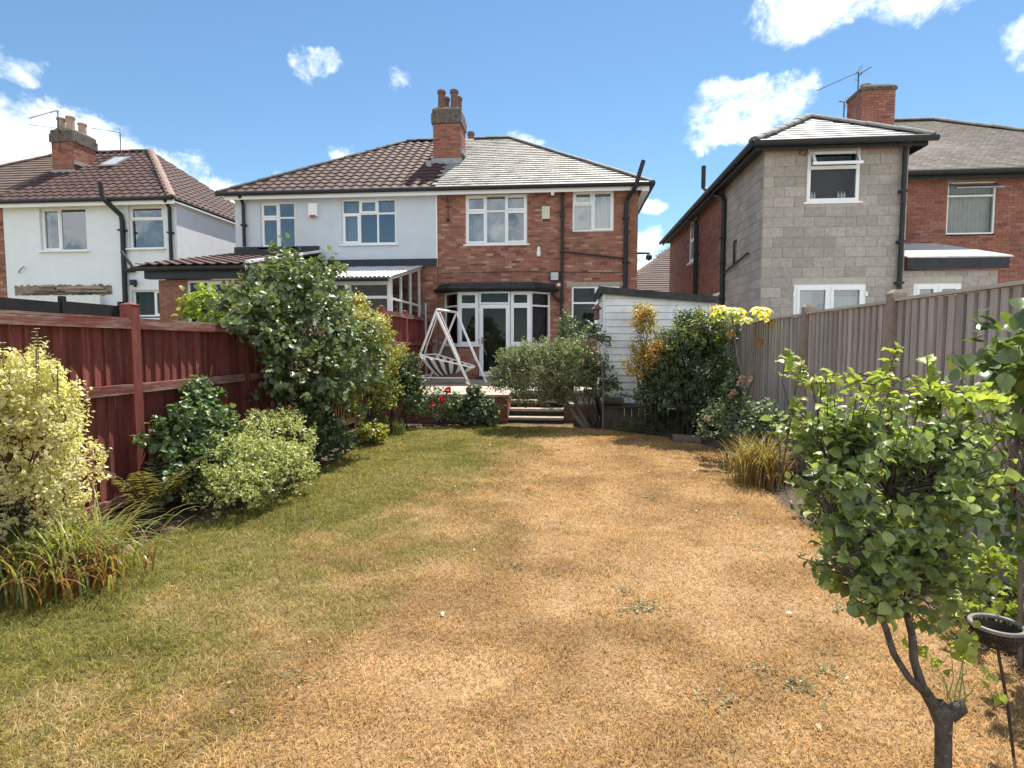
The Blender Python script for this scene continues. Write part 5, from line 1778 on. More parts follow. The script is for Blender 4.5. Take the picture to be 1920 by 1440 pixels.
leg(near_a, (-4.06 + .12, 14.42, Pz + .02))
leg((near_a[0] - .02, near_a[1], near_a[2] - .06), (-2.42, 14.48, Pz + .02), .038)
leg(far_a, (-3.75, 15.75, Pz + .02))
leg(far_a, (-2.05, 15.0, Pz + .02))
for a, b in (((-3.17, 14.46, 2.44), (-3.80, 14.9, 1.0)), ((-3.14, 14.46, 2.44), (-2.72, 14.9, 1.25)), ((-2.93, 15.62, 2.44), (-2.35, 15.2, 1.2))):
    MB().tube([a, b], .014, 6).build('hanger', 'swing_white', sg)
MB().tube([near_a, far_a], .032, 8).build('top_bar', 'swing_white', sg)
MB().tube([(-3.85, 14.62, .79), (-2.5, 14.6, .79)], .022, 8).build('cross_bar', 'swing_white', sg)
MB().tube([(-3.94, 14.42, .80), (-3.75, 15.75, .80)], .022, 8).build('cross_bar', 'swing_white', sg)
rim = MB()
P0, P1, Q0, Q1 = (-3.67, 14.42, 1.37), (-2.30, 14.42, 1.06), (-3.42, 15.2, 1.38), (-2.37, 15.15, 1.07)
for a, b in ((P0, P1), (Q0, Q1), (P0, Q0), (P1, Q1)):
    rim.tube([a, b], .02, 6)
rim.build('seat_frame', 'swing_white', sg)
m, nd, lk, out = _nt('stripe_cloth')
at = nd.new('ShaderNodeAttribute')
at.attribute_name = 'stripe'
gt = nd.new('ShaderNodeMath')
gt.operation = 'GREATER_THAN'
gt.inputs[1].default_value = .5
lk.new(at.outputs['Fac'], gt.inputs[0])
mx = nd.new('ShaderNodeMixRGB')
mx.inputs[1].default_value = (.74, .74, .71, 1)
mx.inputs[2].default_value = (.05, .055, .055, 1)
lk.new(gt.outputs[0], mx.inputs[0])
b_ = nd.new('ShaderNodeBsdfPrincipled')
b_.inputs['Roughness'].default_value = .85
lk.new(mx.outputs[0], b_.inputs['Base Color'])
tr = nd.new('ShaderNodeBsdfTranslucent')
lk.new(mx.outputs[0], tr.inputs['Color'])
ms_ = nd.new('ShaderNodeMixShader')
ms_.inputs[0].default_value = .35
lk.new(b_.outputs[0], ms_.inputs[1])
lk.new(tr.outputs[0], ms_.inputs[2])
lk.new(ms_.outputs[0], out.inputs['Surface'])
M['stripe_cloth'] = m
B0, B1 = (-3.29, 14.8, .82), (-2.68, 14.8, .93)
V_, F_, A_ = [], [], []
NS = 11
for pnl, (r0_, r1_) in enumerate(((P0, P1), (Q0, Q1))):
    for i in range(NS):
        for t, (j0, j1) in ((0, (0, 1)),):
            b0 = len(V_)
            for k in range(5):
                f = k / 4
                for s in (i / NS, (i + 1) / NS):
                    top_ = Vector(r0_).lerp(Vector(r1_), s)
                    bot_ = Vector(B0).lerp(Vector(B1), s)
                    p = top_.lerp(bot_, f)
                    p.z -= .05 * math.sin(f * math.pi)
                    V_.append(tuple(p))
                    A_.append(i % 2)
            for k in range(4):
                F_.append((b0 + 2 * k, b0 + 2 * k + 1, b0 + 2 * k + 3, b0 + 2 * k + 2))
np_mesh('seat', np.array(V_), np.array(F_), 'stripe_cloth', sg, {'stripe': np.array(A_, float)})

# ------------------------------------------------------------------ planting
M['lf_gold'] = leafmat('lf_gold', [(.32, .32, .12), (.54, .49, .22), (.64, .56, .27), (.16, .18, .06), (.72, .66, .38), (.58, .44, .16)], ((.82, .77, .54), .3, .75), trans=.45, rough=.38, spec=.5)
M['lf_vari'] = leafmat('lf_vari', [(.14, .20, .07), (.22, .28, .10), (.10, .15, .05), (.5, .5, .2)], ((.74, .71, .36), .4, .8), trans=.4, rough=.38)
M['lf_vari_green'] = leafmat('lf_vari_green', [(.075, .125, .055), (.12, .18, .075), (.17, .23, .10)], trans=.3)
M['lf_camellia'] = leafmat('lf_camellia', [(.085, .12, .055), (.125, .17, .075), (.175, .22, .10), (.25, .285, .145)], trans=.3, rough=.42, spec=.45)
M['lf_yellowgreen'] = leafmat('lf_yellowgreen', [(.20, .23, .05), (.30, .31, .07), (.40, .37, .11)], trans=.42)
M['lf_cream'] = leafmat('lf_cream', [(.48, .43, .17), (.58, .52, .24), (.40, .37, .12)], trans=.35)
M['lf_dark'] = leafmat('lf_dark', [(.065, .10, .045), (.095, .135, .06), (.13, .175, .08)], trans=.3, rough=.48)
M['lf_blue'] = leafmat('lf_blue', [(.085, .125, .075), (.125, .17, .095), (.18, .22, .13)], trans=.3, rough=.5)
M['lf_bright'] = leafmat('lf_bright', [(.20, .27, .045), (.28, .34, .07), (.36, .40, .11)], trans=.45)
M['lf_olive'] = leafmat('lf_olive', [(.12, .145, .08), (.175, .20, .11), (.23, .255, .145), (.29, .305, .19)], trans=.35, rough=.5)
M['lf_orange'] = leafmat('lf_orange', [(.52, .27, .07), (.58, .38, .13), (.42, .20, .05), (.50, .42, .16)], trans=.4)
M['lf_gold2'] = leafmat('lf_gold2', [(.30, .26, .06), (.40, .31, .09), (.22, .20, .05), (.48, .36, .13)], trans=.4)
M['lf_quince'] = leafmat('lf_quince', [(.14, .20, .09), (.22, .29, .115), (.29, .36, .13), (.40, .46, .16), (.19, .26, .145)], trans=.42, rough=.42, spec=.5)
M['lf_quince_tip'] = leafmat('lf_quince_tip', [(.30, .36, .085), (.38, .43, .12)], trans=.5, rough=.4)
M['lf_yellow'] = leafmat('lf_yellow', [(.62, .45, .03), (.70, .55, .06)], trans=.4)
M['lf_fatsia'] = leafmat('lf_fatsia', [(.50, .52, .07), (.58, .60, .12), (.42, .48, .08)], trans=.5, rough=.35)
M['lf_magnolia'] = leafmat('lf_magnolia', [(.09, .14, .045), (.15, .21, .06), (.23, .29, .085)], trans=.35, rough=.25, spec=.6)
M['lf_grass'] = leafmat('lf_grass', [(.16, .22, .05), (.24, .29, .08), (.31, .33, .12), (.36, .24, .10)], trans=.4)
M['lf_grass_straw'] = leafmat('lf_grass_straw', [(.22, .21, .06), (.32, .27, .10), (.40, .31, .14), (.28, .15, .06)], trans=.4)
M['lf_rust'] = leafmat('lf_rust', [(.26, .10, .035), (.36, .17, .06), (.42, .26, .11)], trans=.3)
M['lf_fern'] = leafmat('lf_fern', [(.13, .135, .05), (.20, .17, .07), (.27, .20, .10), (.14, .17, .055)], trans=.35)
M['lf_weed'] = leafmat('lf_weed', [(.085, .115, .04), (.13, .16, .055), (.17, .195, .075)], trans=.35)

# left border, front to back
t = shrub('euonymus_bush', 'large cream and yellow variegated bush at the left edge in front of the red fence', 'bush', (-3.75, 3.75, 0),
          [((-3.80, 3.68, .88), (.47, .42, .55), 5), ((-3.72, 3.6, 1.2), (.36, .36, .34), 1.8), ((-3.86, 3.7, .45), (.42, .42, .30), 2)], 20000, .034, 'lf_gold', T_DIAMOND, 21, 26, per=12, twig=.09, shell=.32, rough=.16, spread=.9)
rng = np.random.default_rng(2)
sp = MB()
P_, A_, N_, S_ = [], [], [], []
for (x, y, z0, z1, k) in ((-3.60, 3.7, 1.4, 1.74, 16), (-3.54, 3.62, 1.35, 1.6, 8), (-3.42, 3.65, 1.25, 1.5, 9), (-3.76, 3.6, 1.4, 1.66, 7)):
    sp.tube([(x, y, z0), (x + .01, y, z1)], .004, 5)
    for i in range(k):
        f = i / k
        for s in (-1, 1):
            P_.append((x, y, z0 + (z1 - z0) * f + .01))
            A_.append((s * 1.0, rng.normal() * .4, .25 - .5 * (1 - f)))
            N_.append((0, -.2, 1))
            S_.append((.06 - .035 * f))
sp.build('shoot', 'bark', t)
leaf_mesh('shoot_leaves', 'lf_gold', t, np.array(P_), np.array(A_), np.array(N_), np.array(S_), T_LANCE, 'stuff')

t = thing('ornamental_grass', 'green arching grass clump with reddish base at the lawn edge on the left', 'grass clump', (-3.35, 3.45, 0))
rng = np.random.default_rng(8)
blades('leaves', 'lf_grass', t, rng, 560, (-3.36, 3.62, 0), .17, .66, .013, (.6, 1.6), bias=(.5, -.25), seg=7)
blades('dry_leaves', 'lf_rust', t, rng, 220, (-3.30, 3.5, 0), .15, .50, .012, (.7, 1.6), bias=(.4, -.5), seg=7)

t = thing('fern', 'browning fern fronds between the two variegated bushes', 'fern', (-3.55, 4.65, 0))
rng = np.random.default_rng(12)
st = MB()
P_, A_, N_, S_ = [], [], [], []
for k in range(11):
    a = -2.0 + k * .4 + rng.normal() * .15
    L_ = .62 + .28 * rng.random()
    d = np.array([math.cos(a), math.sin(a), 0])
    sd_ = np.array([-d[1], d[0], 0])
    pts = []
    for i in range(23):
        f = i / 22
        p = np.array([-3.62, 4.75, .02]) + d * L_ * .62 * f ** 1.35 + np.array([0, 0, L_ * (1.35 * f - .62 * f * f)])
        pts.append(p)
        if i > 4:
            for s in (-1, 1):
                for _ in (0,):
                    P_.append(p + d * rng.random() * .01)
                    A_.append(sd_ * s + d * .3 + np.array([0, 0, .1]) + rng.normal(size=3) * .1)
                    N_.append(np.array([0, 0, 1]) - d * .6 + rng.normal(size=3) * .15)
                    S_.append(.12 * math.sin(math.pi * min(1, .12 + f * .9)) + .012)
    st.tube(pts[::3], .004, 4)
st.build('stalks', 'bark', t)
leaf_mesh('fronds', 'lf_fern', t, np.array(P_), np.array(A_), np.array(N_), np.array(S_), T_SLIM, 'stuff')

shrub('ivy_bush', 'dark green leafy bush climbing the red fence behind the variegated one', 'bush', (-3.75, 5.6, 0),
      [((-3.70, 5.5, .62), (.28, .55, .38), 4), ((-3.84, 5.75, .95), (.12, .30, .30), 1), ((-3.6, 5.2, .35), (.3, .4, .3), 2)], 3000, .062, 'lf_vari_green', T_ROUND, 33, 16, single=150, per=10, twig=.12, shell=.4)
shrub('euonymus_bush', 'rounded green and cream variegated bush low beside the lawn', 'bush', (-3.25, 5.85, 0),
      [((-3.32, 5.6, .36), (.55, .60, .36), 4), ((-3.30, 6.3, .48), (.45, .55, .40), 3), ((-2.95, 5.75, .30), (.34, .5, .28), 2), ((-3.1, 5.2, .26), (.32, .35, .24), 1.2)], 15000, .036, 'lf_vari', T_DIAMOND, 41, 20, per=12, twig=.09, shell=.32, rough=.14, spread=.9, droop=.1)
shrub('low_shrub', 'dull green low shrub under the glossy tall evergreen', 'bush', (-3.4, 7.3, 0),
      [((-3.42, 7.2, .38), (.35, .5, .36), 3), ((-3.35, 8.0, .30), (.3, .5, .28), 2)], 2200, .06, 'lf_dark', T_OVAL, 43, 10, per=10, twig=.14)


def fence_clip(P):
    return (P[:, 0] > -3.93) | (P[:, 2] > 1.93)


# tall glossy evergreen
rng = np.random.default_rng(51)
t = thing('camellia_tree', 'tall glossy dark evergreen leaning over the red fence', 'tree', (-3.55, 8.0, 0))
blobs = [((-3.60, 7.75, 1.75), (.80, .85, .75), 5), ((-3.75, 7.6, 2.25), (.62, .7, .48), 2.5), ((-3.40, 7.2, 1.25), (.55, .55, .45), 2), ((-3.66, 6.8, 1.80), (.40, .42, .36), 1.4), ((-3.15, 7.6, .75), (.45, .5, .4), 1.2),
         ((-3.10, 8.2, 1.35), (.50, .6, .62), 2.4), ((-3.95, 8.0, 2.62), (.2, .25, .30), .5), ((-3.45, 8.3, 2.55), (.22, .25, .28), .5), ((-4.25, 7.4, 2.15), (.3, .35, .22), .6), ((-3.5, 7.4, .85), (.4, .5, .28), .8)]
P, A, N, S, c = blob_leaves(rng, blobs, 8200, .080, per=8, twig=.17, shell=.45, spread=.7, droop=.3, rough=.2)
k = fence_clip(P)
P, A, N, S = P[k], A[k], N[k], S[k]
near = np.argsort(np.linalg.norm(P - CAMP, axis=1))[:2200]
pick = rng.permutation(near)[:300]
rest = np.ones(len(P), bool)
rest[pick] = False
cr = leaf_mesh('crown', 'lf_camellia', t, P[rest], A[rest], N[rest], S[rest], T_OVAL, 'stuff')
leaf_objects(cr, 'lf_camellia', P[pick], A[pick], N[pick], S[pick], T_OVAL)
tr_ = MB()
for (x, y) in ((-3.6, 8.0), (-3.45, 7.85), (-3.5, 8.2)):
    tr_.tube([(x, y, -.05), (x + .03, y - .05, .5), (x + .05, y - .1, 1.1), (x - .08, y - .15, 1.9)], [.04, .034, .028, .012], 8)
tr_.build('trunk', 'bark', t, smooth=True)
cc = c[fence_clip(c)]
stems(rng, (-3.52, 8.0, .6), cc[rng.permutation(len(cc))[:26]], .014, .06, 'bark', t)

shrub('bright_shrub', 'bright yellow-green shrub peeping over the red fence by the lean-to window', 'bush', (-5.35, 8.6, 0),
      [((-5.45, 8.6, 1.95), (.40, .4, .55), 3), ((-5.15, 8.5, 1.6), (.4, .4, .5), 2)], 900, .095, 'lf_bright', T_ROUND, 61, 12, single=60, per=8, twig=.2)
t = shrub('privet_bush', 'golden yellow-green bush between the tall evergreen and the swing', 'bush', (-3.4, 10, 0),
          [((-3.38, 10.0, 1.35), (.50, .55, .72), 5), ((-3.40, 9.9, .7), (.50, .55, .5), 3), ((-3.62, 10.2, 2.0), (.26, .3, .38), .9)], 9500, .05, 'lf_yellowgreen', T_DIAMOND, 71, 18, per=12, twig=.12, shell=.35)
rng = np.random.default_rng(73)
P, A, N, S, c = blob_leaves(rng, [((-3.45, 9.9, 1.98), (.36, .4, .20), 2), ((-3.66, 10.1, 2.28), (.16, .2, .20), 1)], 1600, .05, per=12, twig=.12, up=1.2)
leaf_mesh('young_leaves', 'lf_cream', t, P, A, N, S, T_DIAMOND, 'stuff')
shrub('dark_shrub', 'dark shrub in the corner beside the patio wall', 'bush', (-3.2, 10.9, 0),
      [((-3.15, 10.85, .62), (.46, .42, .56), 4), ((-3.05, 11.0, 1.05), (.28, .28, .38), 1.2)], 3400, .06, 'lf_dark', T_OVAL, 81, 12, per=9, twig=.14)
for (x, y, s, lb_) in ((-3.12, 9.6, .55, 'strappy iris leaves standing under the tall evergreen'), (-2.95, 10.05, .38, 'small grassy tuft at the corner of the left border')):
    t = thing('strap_plant', lb_, 'plant', (x, y, 0))
    blades('leaves', 'lf_weed', t, np.random.default_rng(int(y * 10)), 60, (x, y, 0), .07, s, .016, (.1, .5))
shrub('creeping_plant', 'small yellow-green plant at the soil edge beneath the evergreen', 'plant', (-3.1, 9.1, 0), [((-3.1, 9.1, .18), (.22, .3, .15), 1)], 500, .06, 'lf_yellowgreen', T_OVAL, 83, 6, per=8)


def flowers(parent, pts, m, r, rng, name='flower'):
    for p in pts:
        n = 22
        d = norm(rng.normal(size=(n, 3)))
        P = np.array(p) + d * r * .25
        leaf_mesh(name, m, parent, P, d + np.array([0, 0, .3]), rng.normal(size=(n, 3)), np.full(n, r), T_ROUND, rng=rng)


t = shrub('rose_bush', 'rose bush with three red blooms in front of the patio wall', 'bush', (-2.5, 11.35, 0),
          [((-2.6, 11.3, .38), (.5, .28, .34), 3), ((-2.1, 11.35, .30), (.3, .25, .28), 1.2)], 1500, .052, 'lf_dark', T_OVAL, 91, 12, per=8, twig=.16)
flowers(t, [(-2.55, 11.1, .46), (-2.38, 11.1, .57), (-2.30, 11.25, .74)], 'petal_red', .062, np.random.default_rng(5))
shrub('leafy_plant', 'silvery green broad-leaved plant against the patio wall left of the steps', 'bush', (-1.7, 11.35, 0),
      [((-1.72, 11.35, .26), (.42, .26, .28), 3), ((-1.85, 11.45, .55), (.14, .14, .28), .8)], 900, .085, 'lf_blue', T_ROUND, 95, 10, per=8, twig=.14, single=80)

# leaning small-leaved tree by the steps
rng = np.random.default_rng(101)
t = thing('olive_tree', 'leaning grey-green tree with rounded crown in front of the steps', 'tree', (.45, 11.15, 0))
blobs = [((-.50, 11.2, 1.03), (.88, .62, .54), 6), ((.10, 11.2, 1.22), (.55, .5, .42), 2.2), ((-1.0, 11.15, .98), (.42, .42, .48), 1.8), ((-.45, 11.2, .62), (.62, .42, .26), 1.8), ((-.3, 11.2, 1.50), (.72, .4, .2), 1), ((.2, 11.2, .8), (.4, .4, .3), 1)]
P, A, N, S, c = blob_leaves(rng, blobs, 17000, .050, per=14, twig=.16, shell=.42, spread=.55, up=.8, droop=.05, rough=.12)
leaf_mesh('crown', 'lf_olive', t, P, A, N, S, T_DIAMOND, 'stuff')
tr_ = MB()
tr_.tube([(.46, 11.12, -.05), (.30, 11.15, .12), (.12, 11.18, .34), (-.05, 11.2, .60), (-.3, 11.2, .9), (-.6, 11.2, 1.15)], [.06, .052, .046, .04, .028, .012], 8)
tr_.tube([(.50, 11.2, -.05), (.36, 11.22, .16), (.22, 11.24, .42), (.12, 11.24, .7), (.1, 11.24, 1.1)], [.05, .045, .04, .03, .012], 8)
tr_.build('trunk', 'bark_olive', t, smooth=True)
stems(rng, (-.15, 11.2, .6), c[rng.permutation(len(c))[:24]], .013, .05, 'bark_olive', t)

t = shrub('climbing_rose', 'straggly rose with thin stems beside the shed corner', 'bush', (.55, 11.3, 0),
          [((.55, 11.35, .95), (.30, .25, .5), 3), ((.62, 11.4, 1.6), (.22, .2, .4), .7), ((.45, 11.35, 1.75), (.12, .12, .3), .3), ((.85, 11.2, .75), (.3, .2, .22), .8)], 1500, .06, 'lf_blue', T_OVAL, 111, 12, per=7, twig=.18, spread=.8)
MB().tube([(.68, 11.0, -.05), (.69, 11.02, 1.0), (.60, 11.1, 1.7)], .012, 6).build('cane', 'bark_pale', t)
shrub('wall_shrub', 'small leafy shrub behind the leaning tree by the kitchen window', 'bush', (.1, 13.4, .6), [((.1, 13.4, 1.5), (.4, .3, .65), 3), ((.0, 13.4, 2.0), (.18, .18, .35), 1)], 1300, .055, 'lf_vari_green', T_OVAL, 113, 8, per=8, ground=.6)

# right border, back to front
t = shrub('golden_shrub', 'golden and orange leaved shrub in front of the white shed', 'bush', (1.6, 10.85, 0),
          [((1.46, 10.6, 1.3), (.42, .36, .46), 5), ((1.42, 10.85, 1.95), (.24, .26, .32), 2), ((1.75, 10.7, 1.05), (.4, .36, .35), 2), ((1.36, 10.85, 2.2), (.14, .16, .16), .7)], 5600, .042, 'lf_gold2', T_DIAMOND, 121, 18, per=10, twig=.15, shell=.6)
rng = np.random.default_rng(123)
P, A, N, S, c = blob_leaves(rng, [((1.62, 10.3, 1.45), (.34, .2, .22), 2.5), ((1.34, 10.7, 2.0), (.22, .2, .28), 1.6), ((1.35, 10.4, 1.2), (.3, .2, .22), 1.6)], 2400, .042, per=10, twig=.15)
leaf_mesh('autumn_leaves', 'lf_orange', t, P, A, N, S, T_DIAMOND, 'stuff')
t = shrub('dense_shrub', 'large dense dark evergreen shrub against the grey fence and shed', 'bush', (2.2, 10.4, 0),
          [((2.15, 10.35, 1.15), (.70, .55, .78), 6), ((2.3, 10.4, 1.78), (.55, .5, .42), 2.5), ((1.72, 10.4, .78), (.52, .42, .55), 2.5), ((2.4, 10.1, .6), (.42, .45, .5), 1.5)], 30000, .048, 'lf_dark', T_DIAMOND, 131, 20, per=12, twig=.12, shell=.55)
rng = np.random.default_rng(133)
P, A, N, S, c = blob_leaves(rng, [((2.3, 10.35, 1.86), (.56, .5, .32), 1), ((2.1, 10.2, 1.5), (.5, .4, .4), .5)], 2300, .042, per=12, twig=.14, up=1)
k = P[:, 2] > 1.55
leaf_mesh('young_leaves', 'lf_yellowgreen', t, P[k], A[k], N[k], S[k], T_DIAMOND, 'stuff')
shrub('creeping_juniper', 'low feathery green ground shrub before the dark timber base', 'bush', (1.3, 10.85, 0), [((1.25, 10.8, .12), (.42, .25, .15), 3), ((1.75, 10.55, .14), (.3, .25, .16), 1.5)], 1500, .045, 'lf_weed', T_SLIM, 141, 8, per=12, twig=.14)

# bare-stemmed plant with yellow hand-shaped leaves
t = thing('fatsia_plant', 'tall bare-stemmed plant with a few yellow-green hand-shaped leaves by the grey fence', 'plant', (2.62, 8.7, 0))
fs_ = MB()
fs_.tube([(2.66, 8.7, -.05), (2.63, 8.7, .45), (2.60, 8.75, .95), (2.48, 8.8, 1.45), (2.40, 8.85, 2.02)], [.024, .022, .018, .014, .010], 7)
fs_.tube([(2.61, 8.73, .9), (2.70, 8.75, 1.2), (2.72, 8.78, 1.6), (2.70, 8.8, 1.95)], [.016, .014, .012, .009], 7)
fs_.build('stem', 'bark_pale', t, smooth=True)
rng = np.random.default_rng(15)


def palmate(parent, c, tip, up, size, m, lobes=8):
    c, tip, up = np.array(c), np.array(tip, float), np.array(up, float)
    tip /= np.linalg.norm(tip)
    up = up - tip * (up @ tip)
    up /= np.linalg.norm(up)
    sd2 = np.cross(up, tip)
    P, A, N, S = [], [], [], []
    for i in range(lobes):
        a = (i / (lobes - 1) - .5) * R(250)
        P.append(c)
        A.append(tip * math.cos(a) + sd2 * math.sin(a) - up * .15)
        N.append(up)
        S.append(size * (1 - .35 * abs(i / (lobes - 1) - .5) * 2))
    leaf_mesh('leaf', m, parent, np.array(P), np.array(A), np.array(N), np.array(S), T_LANCE, rng=rng)


for (c_, sz, m_) in (((2.40, 8.85, 2.02), 7, 'lf_fatsia'), ((2.70, 8.8, 1.95), 5, 'lf_fatsia')):
    for i in range(sz):
        a = 2 * math.pi * i / sz + rng.normal() * .3
        L_ = .12 + .16 * rng.random()
        e = np.array(c_) + np.array([math.cos(a) * L_, math.sin(a) * L_, .10 + .10 * rng.random() - (.14 if i % 3 == 0 else 0)])
        MB().tube([c_, tuple(e)], .005, 5).build('leaf_stalk', 'lf_fatsia', t)
        palmate(t, e, (math.cos(a), math.sin(a), -.35), (math.cos(a) * .4, math.sin(a) * .4 - .25, 1), .17 + .05 * rng.random(), m_ if i % 4 else 'lf_yellow')
for e in ((2.74, 8.7, 1.68), (2.36, 8.8, 1.8)):
    palmate(t, e, (.3, -.5, -.8), (0, -1, .2), .10, 'lf_rust', 6)

t = shrub('rose_bush', 'leggy rose with faded pink flower heads before the grey fence', 'bush', (2.45, 8.3, 0),
          [((2.36, 8.4, .55), (.22, .30, .36), 3), ((2.33, 8.4, .98), (.11, .14, .22), 1), ((2.15, 8.6, .40), (.24, .3, .28), 1.2)], 1900, .045, 'lf_blue', T_OVAL, 151, 14, per=8, twig=.15)
flowers(t, [(2.34, 8.15, 1.10), (2.38, 8.2, 1.17), (2.28, 8.2, .98), (2.26, 8.25, .93), (2.46, 8.2, 1.16), (2.0, 8.5, .58)], 'petal_pink', .045, np.random.default_rng(6))
t = thing('ornamental_grass', 'straw-tipped mop of arching grass beside the lawn on the right', 'grass clump', (2.3, 7.05, 0))
rng = np.random.default_rng(18)
blades('leaves', 'lf_grass_straw', t, rng, 620, (2.28, 7.05, 0), .12, .72, .011, (.55, 1.45))
blades('dry_leaves', 'lf_rust', t, rng, 200, (2.28, 7.0, 0), .13, .55, .010, (.8, 1.6))
shrub('low_shrub', 'grey-green leafy shrub behind the straw-tipped grass', 'bush', (2.6, 7.6, 0), [((2.55, 7.7, .45), (.28, .5, .45), 3)], 1500, .055, 'lf_blue', T_OVAL, 161, 10, per=8, twig=.15)

# young quince tree in the foreground
rng = np.random.default_rng(201)
t = thing('quince_tree', 'young tree with round pale green leaves and forked dark trunk in the right foreground', 'tree', (1.39, 2.2, 0))
tk = MB()
tk.tube([(1.395, 2.2, -.05), (1.39, 2.2, .10), (1.385, 2.2, .22), (1.375, 2.2, .285), (1.36, 2.2, .31)], [.031, .027, .027, .040, .026], 12)
tk.tube([(1.40, 2.2, .27), (1.435, 2.19, .31), (1.44, 2.19, .335)], [.030, .026, .006], 8)
tk.tube([(1.37, 2.2, .27), (1.305, 2.2, .37), (1.272, 2.2, .47), (1.268, 2.21, .56), (1.255, 2.22, .62), (1.225, 2.24, .68)], [.026, .018, .015, .014, .013, .012], 8)
tk.tube([(1.315, 2.19, .35), (1.24, 2.17, .42), (1.18, 2.16, .51), (1.14, 2.15, .62), (1.07, 2.15, .72), (1.0, 2.16, .86), (.96, 2.2, 1.0)], [.014, .013, .012, .011, .010, .008, .005], 8)
tk.tube([(1.225, 2.24, .68), (1.215, 2.27, .85), (1.215, 2.3, 1.05), (1.23, 2.36, 1.28), (1.25, 2.4, 1.46)], [.014, .012, .010, .007, .004], 8)
tk.tube([(1.245, 2.23, .64), (1.30, 2.28, .78), (1.38, 2.36, .98), (1.46, 2.44, 1.2), (1.50, 2.5, 1.4)], [.012, .010, .009, .006, .004], 8)
tk.tube([(1.225, 2.24, .68), (1.13, 2.28, .86), (1.05, 2.32, 1.08), (.98, 2.36, 1.32), (.95, 2.4, 1.52)], [.011, .010, .008, .006, .004], 8)
tk.build('trunk', 'bark', t, smooth=True)
LIMBS = [[(1.07, 2.15, .72), (1.0, 2.16, .86), (.96, 2.2, 1.0)], [(1.225, 2.24, .72), (1.215, 2.3, 1.05), (1.25, 2.4, 1.46)], [(1.30, 2.28, .82), (1.38, 2.36, .98), (1.50, 2.5, 1.4)],
         [(1.13, 2.28, .86), (1.05, 2.32, 1.08), (.95, 2.4, 1.52)], [(1.14, 2.15, .66), (1.07, 2.15, .76), (.98, 2.18, .95)]]
qb = [((1.24, 2.28, 1.10), (.36, .30, .27), 5), ((1.08, 2.3, 1.15), (.22, .26, .26), 2), ((1.34, 2.3, .92), (.24, .24, .2), 1.6), ((1.08, 2.2, .86), (.19, .22, .18), 1.4), ((1.45, 2.42, 1.15), (.20, .22, .2), 1.4), ((1.2, 2.24, .82), (.26, .22, .14), 1), ((1.05, 2.36, 1.36), (.2, .22, .15), 1.5), ((1.3, 2.38, 1.36), (.3, .25, .14), 2), ((1.52, 2.46, 1.34), (.2, .2, .15), 1.3), ((1.10, 2.2, .74), (.17, .16, .10), .9), ((1.43, 2.28, .68), (.17, .16, .13), 1.0)]
P_, A_, N_, S_ = [], [], [], []
tw = MB()
pp = [np.array(p) for l in LIMBS for p in l]
w = np.array([b[2] for b in qb], float)
w /= w.sum()
ends = []
for i in range(560):
    b = qb[rng.choice(len(qb), p=w)]
    d = rng.normal(size=3)
    d /= np.linalg.norm(d)
    ends.append((np.array(b[0]) + np.array(b[1]) * d * (.5 + .72 * rng.random() ** .8), 7))
for x, z, y in ((.86, 1.60, 2.4), (.93, 1.56, 2.42), (1.0, 1.5, 2.4), (1.28, 1.62, 2.42), (1.13, 1.50, 2.4), (1.44, 1.58, 2.5), (.80, 1.35, 2.35), (1.50, 1.42, 2.5), (1.35, 1.48, 2.4), (.88, 1.42, 2.3), (1.2, 1.45, 2.3)):
    ends.append((np.array([x, y, z]), 11))
for e, nl in ends:
    j = np.argmin([np.linalg.norm(q - e) + (0.25 if q[2] > e[2] else 0) for q in pp])
    s = pp[j] if nl < 10 else e + np.array([rng.normal() * .03, rng.normal() * .03, -.30])
    mid = (s + e) / 2 + np.array([0, 0, .02]) + rng.normal(size=3) * .015
    tw.tube([s, mid, e], [.0035, .0028, .0015], 5)
    dv = e - mid
    dv /= np.linalg.norm(dv)
    for q in range(nl):
        f = .25 + .8 * q / nl
        p = mid * (1 - f) + e * f if f < 1 else e
        a = q * 2.4 + rng.random()
        sdv = np.cross(dv, rng.normal(size=3))
        sdv /= np.linalg.norm(sdv)
        P_.append(p + rng.normal(size=3) * .004)
        A_.append(sdv * .9 + dv * .35 + np.array([0, 0, -.05]))
        N_.append(np.array([0, -.15, 1.0]) + rng.normal(size=3) * .38)
        S_.append(.043 * (.55 + .75 * rng.random()) * (1 if f < .9 else .75))
tw.build('twigs', 'bark', t)
P, A, N, S = map(np.array, (P_, A_, N_, S_))
tipm = P[:, 2] > 1.36 + .06 * rng.normal(size=len(P))
order = np.argsort(np.linalg.norm(P - CAMP, axis=1))
pick = np.zeros(len(P), bool)
pick[rng.permutation(order[:int(len(P) * .4)])[:285]] = True
yel = np.zeros(len(P), bool)
yel[rng.permutation(len(P))[:9]] = True
rest = ~pick & ~yel
cr = leaf_mesh('crown', 'lf_quince', t, P[rest & ~tipm], A[rest & ~tipm], N[rest & ~tipm], S[rest & ~tipm], T_ROUND, 'stuff')
leaf_mesh('young_leaves', 'lf_quince_tip', t, P[rest & tipm], A[rest & tipm], N[rest & tipm], S[rest & tipm], T_ROUND, 'stuff')
leaf_objects(cr, 'lf_quince', P[pick & ~tipm], A[pick & ~tipm], N[pick & ~tipm], S[pick & ~tipm], T_ROUND)
leaf_objects(cr, 'lf_quince_tip', P[pick & tipm], A[pick & tipm], N[pick & tipm], S[pick & tipm], T_ROUND)
leaf_objects(cr, 'lf_yellow', P[yel], A[yel], N[yel], S[yel] * .8, T_ROUND)
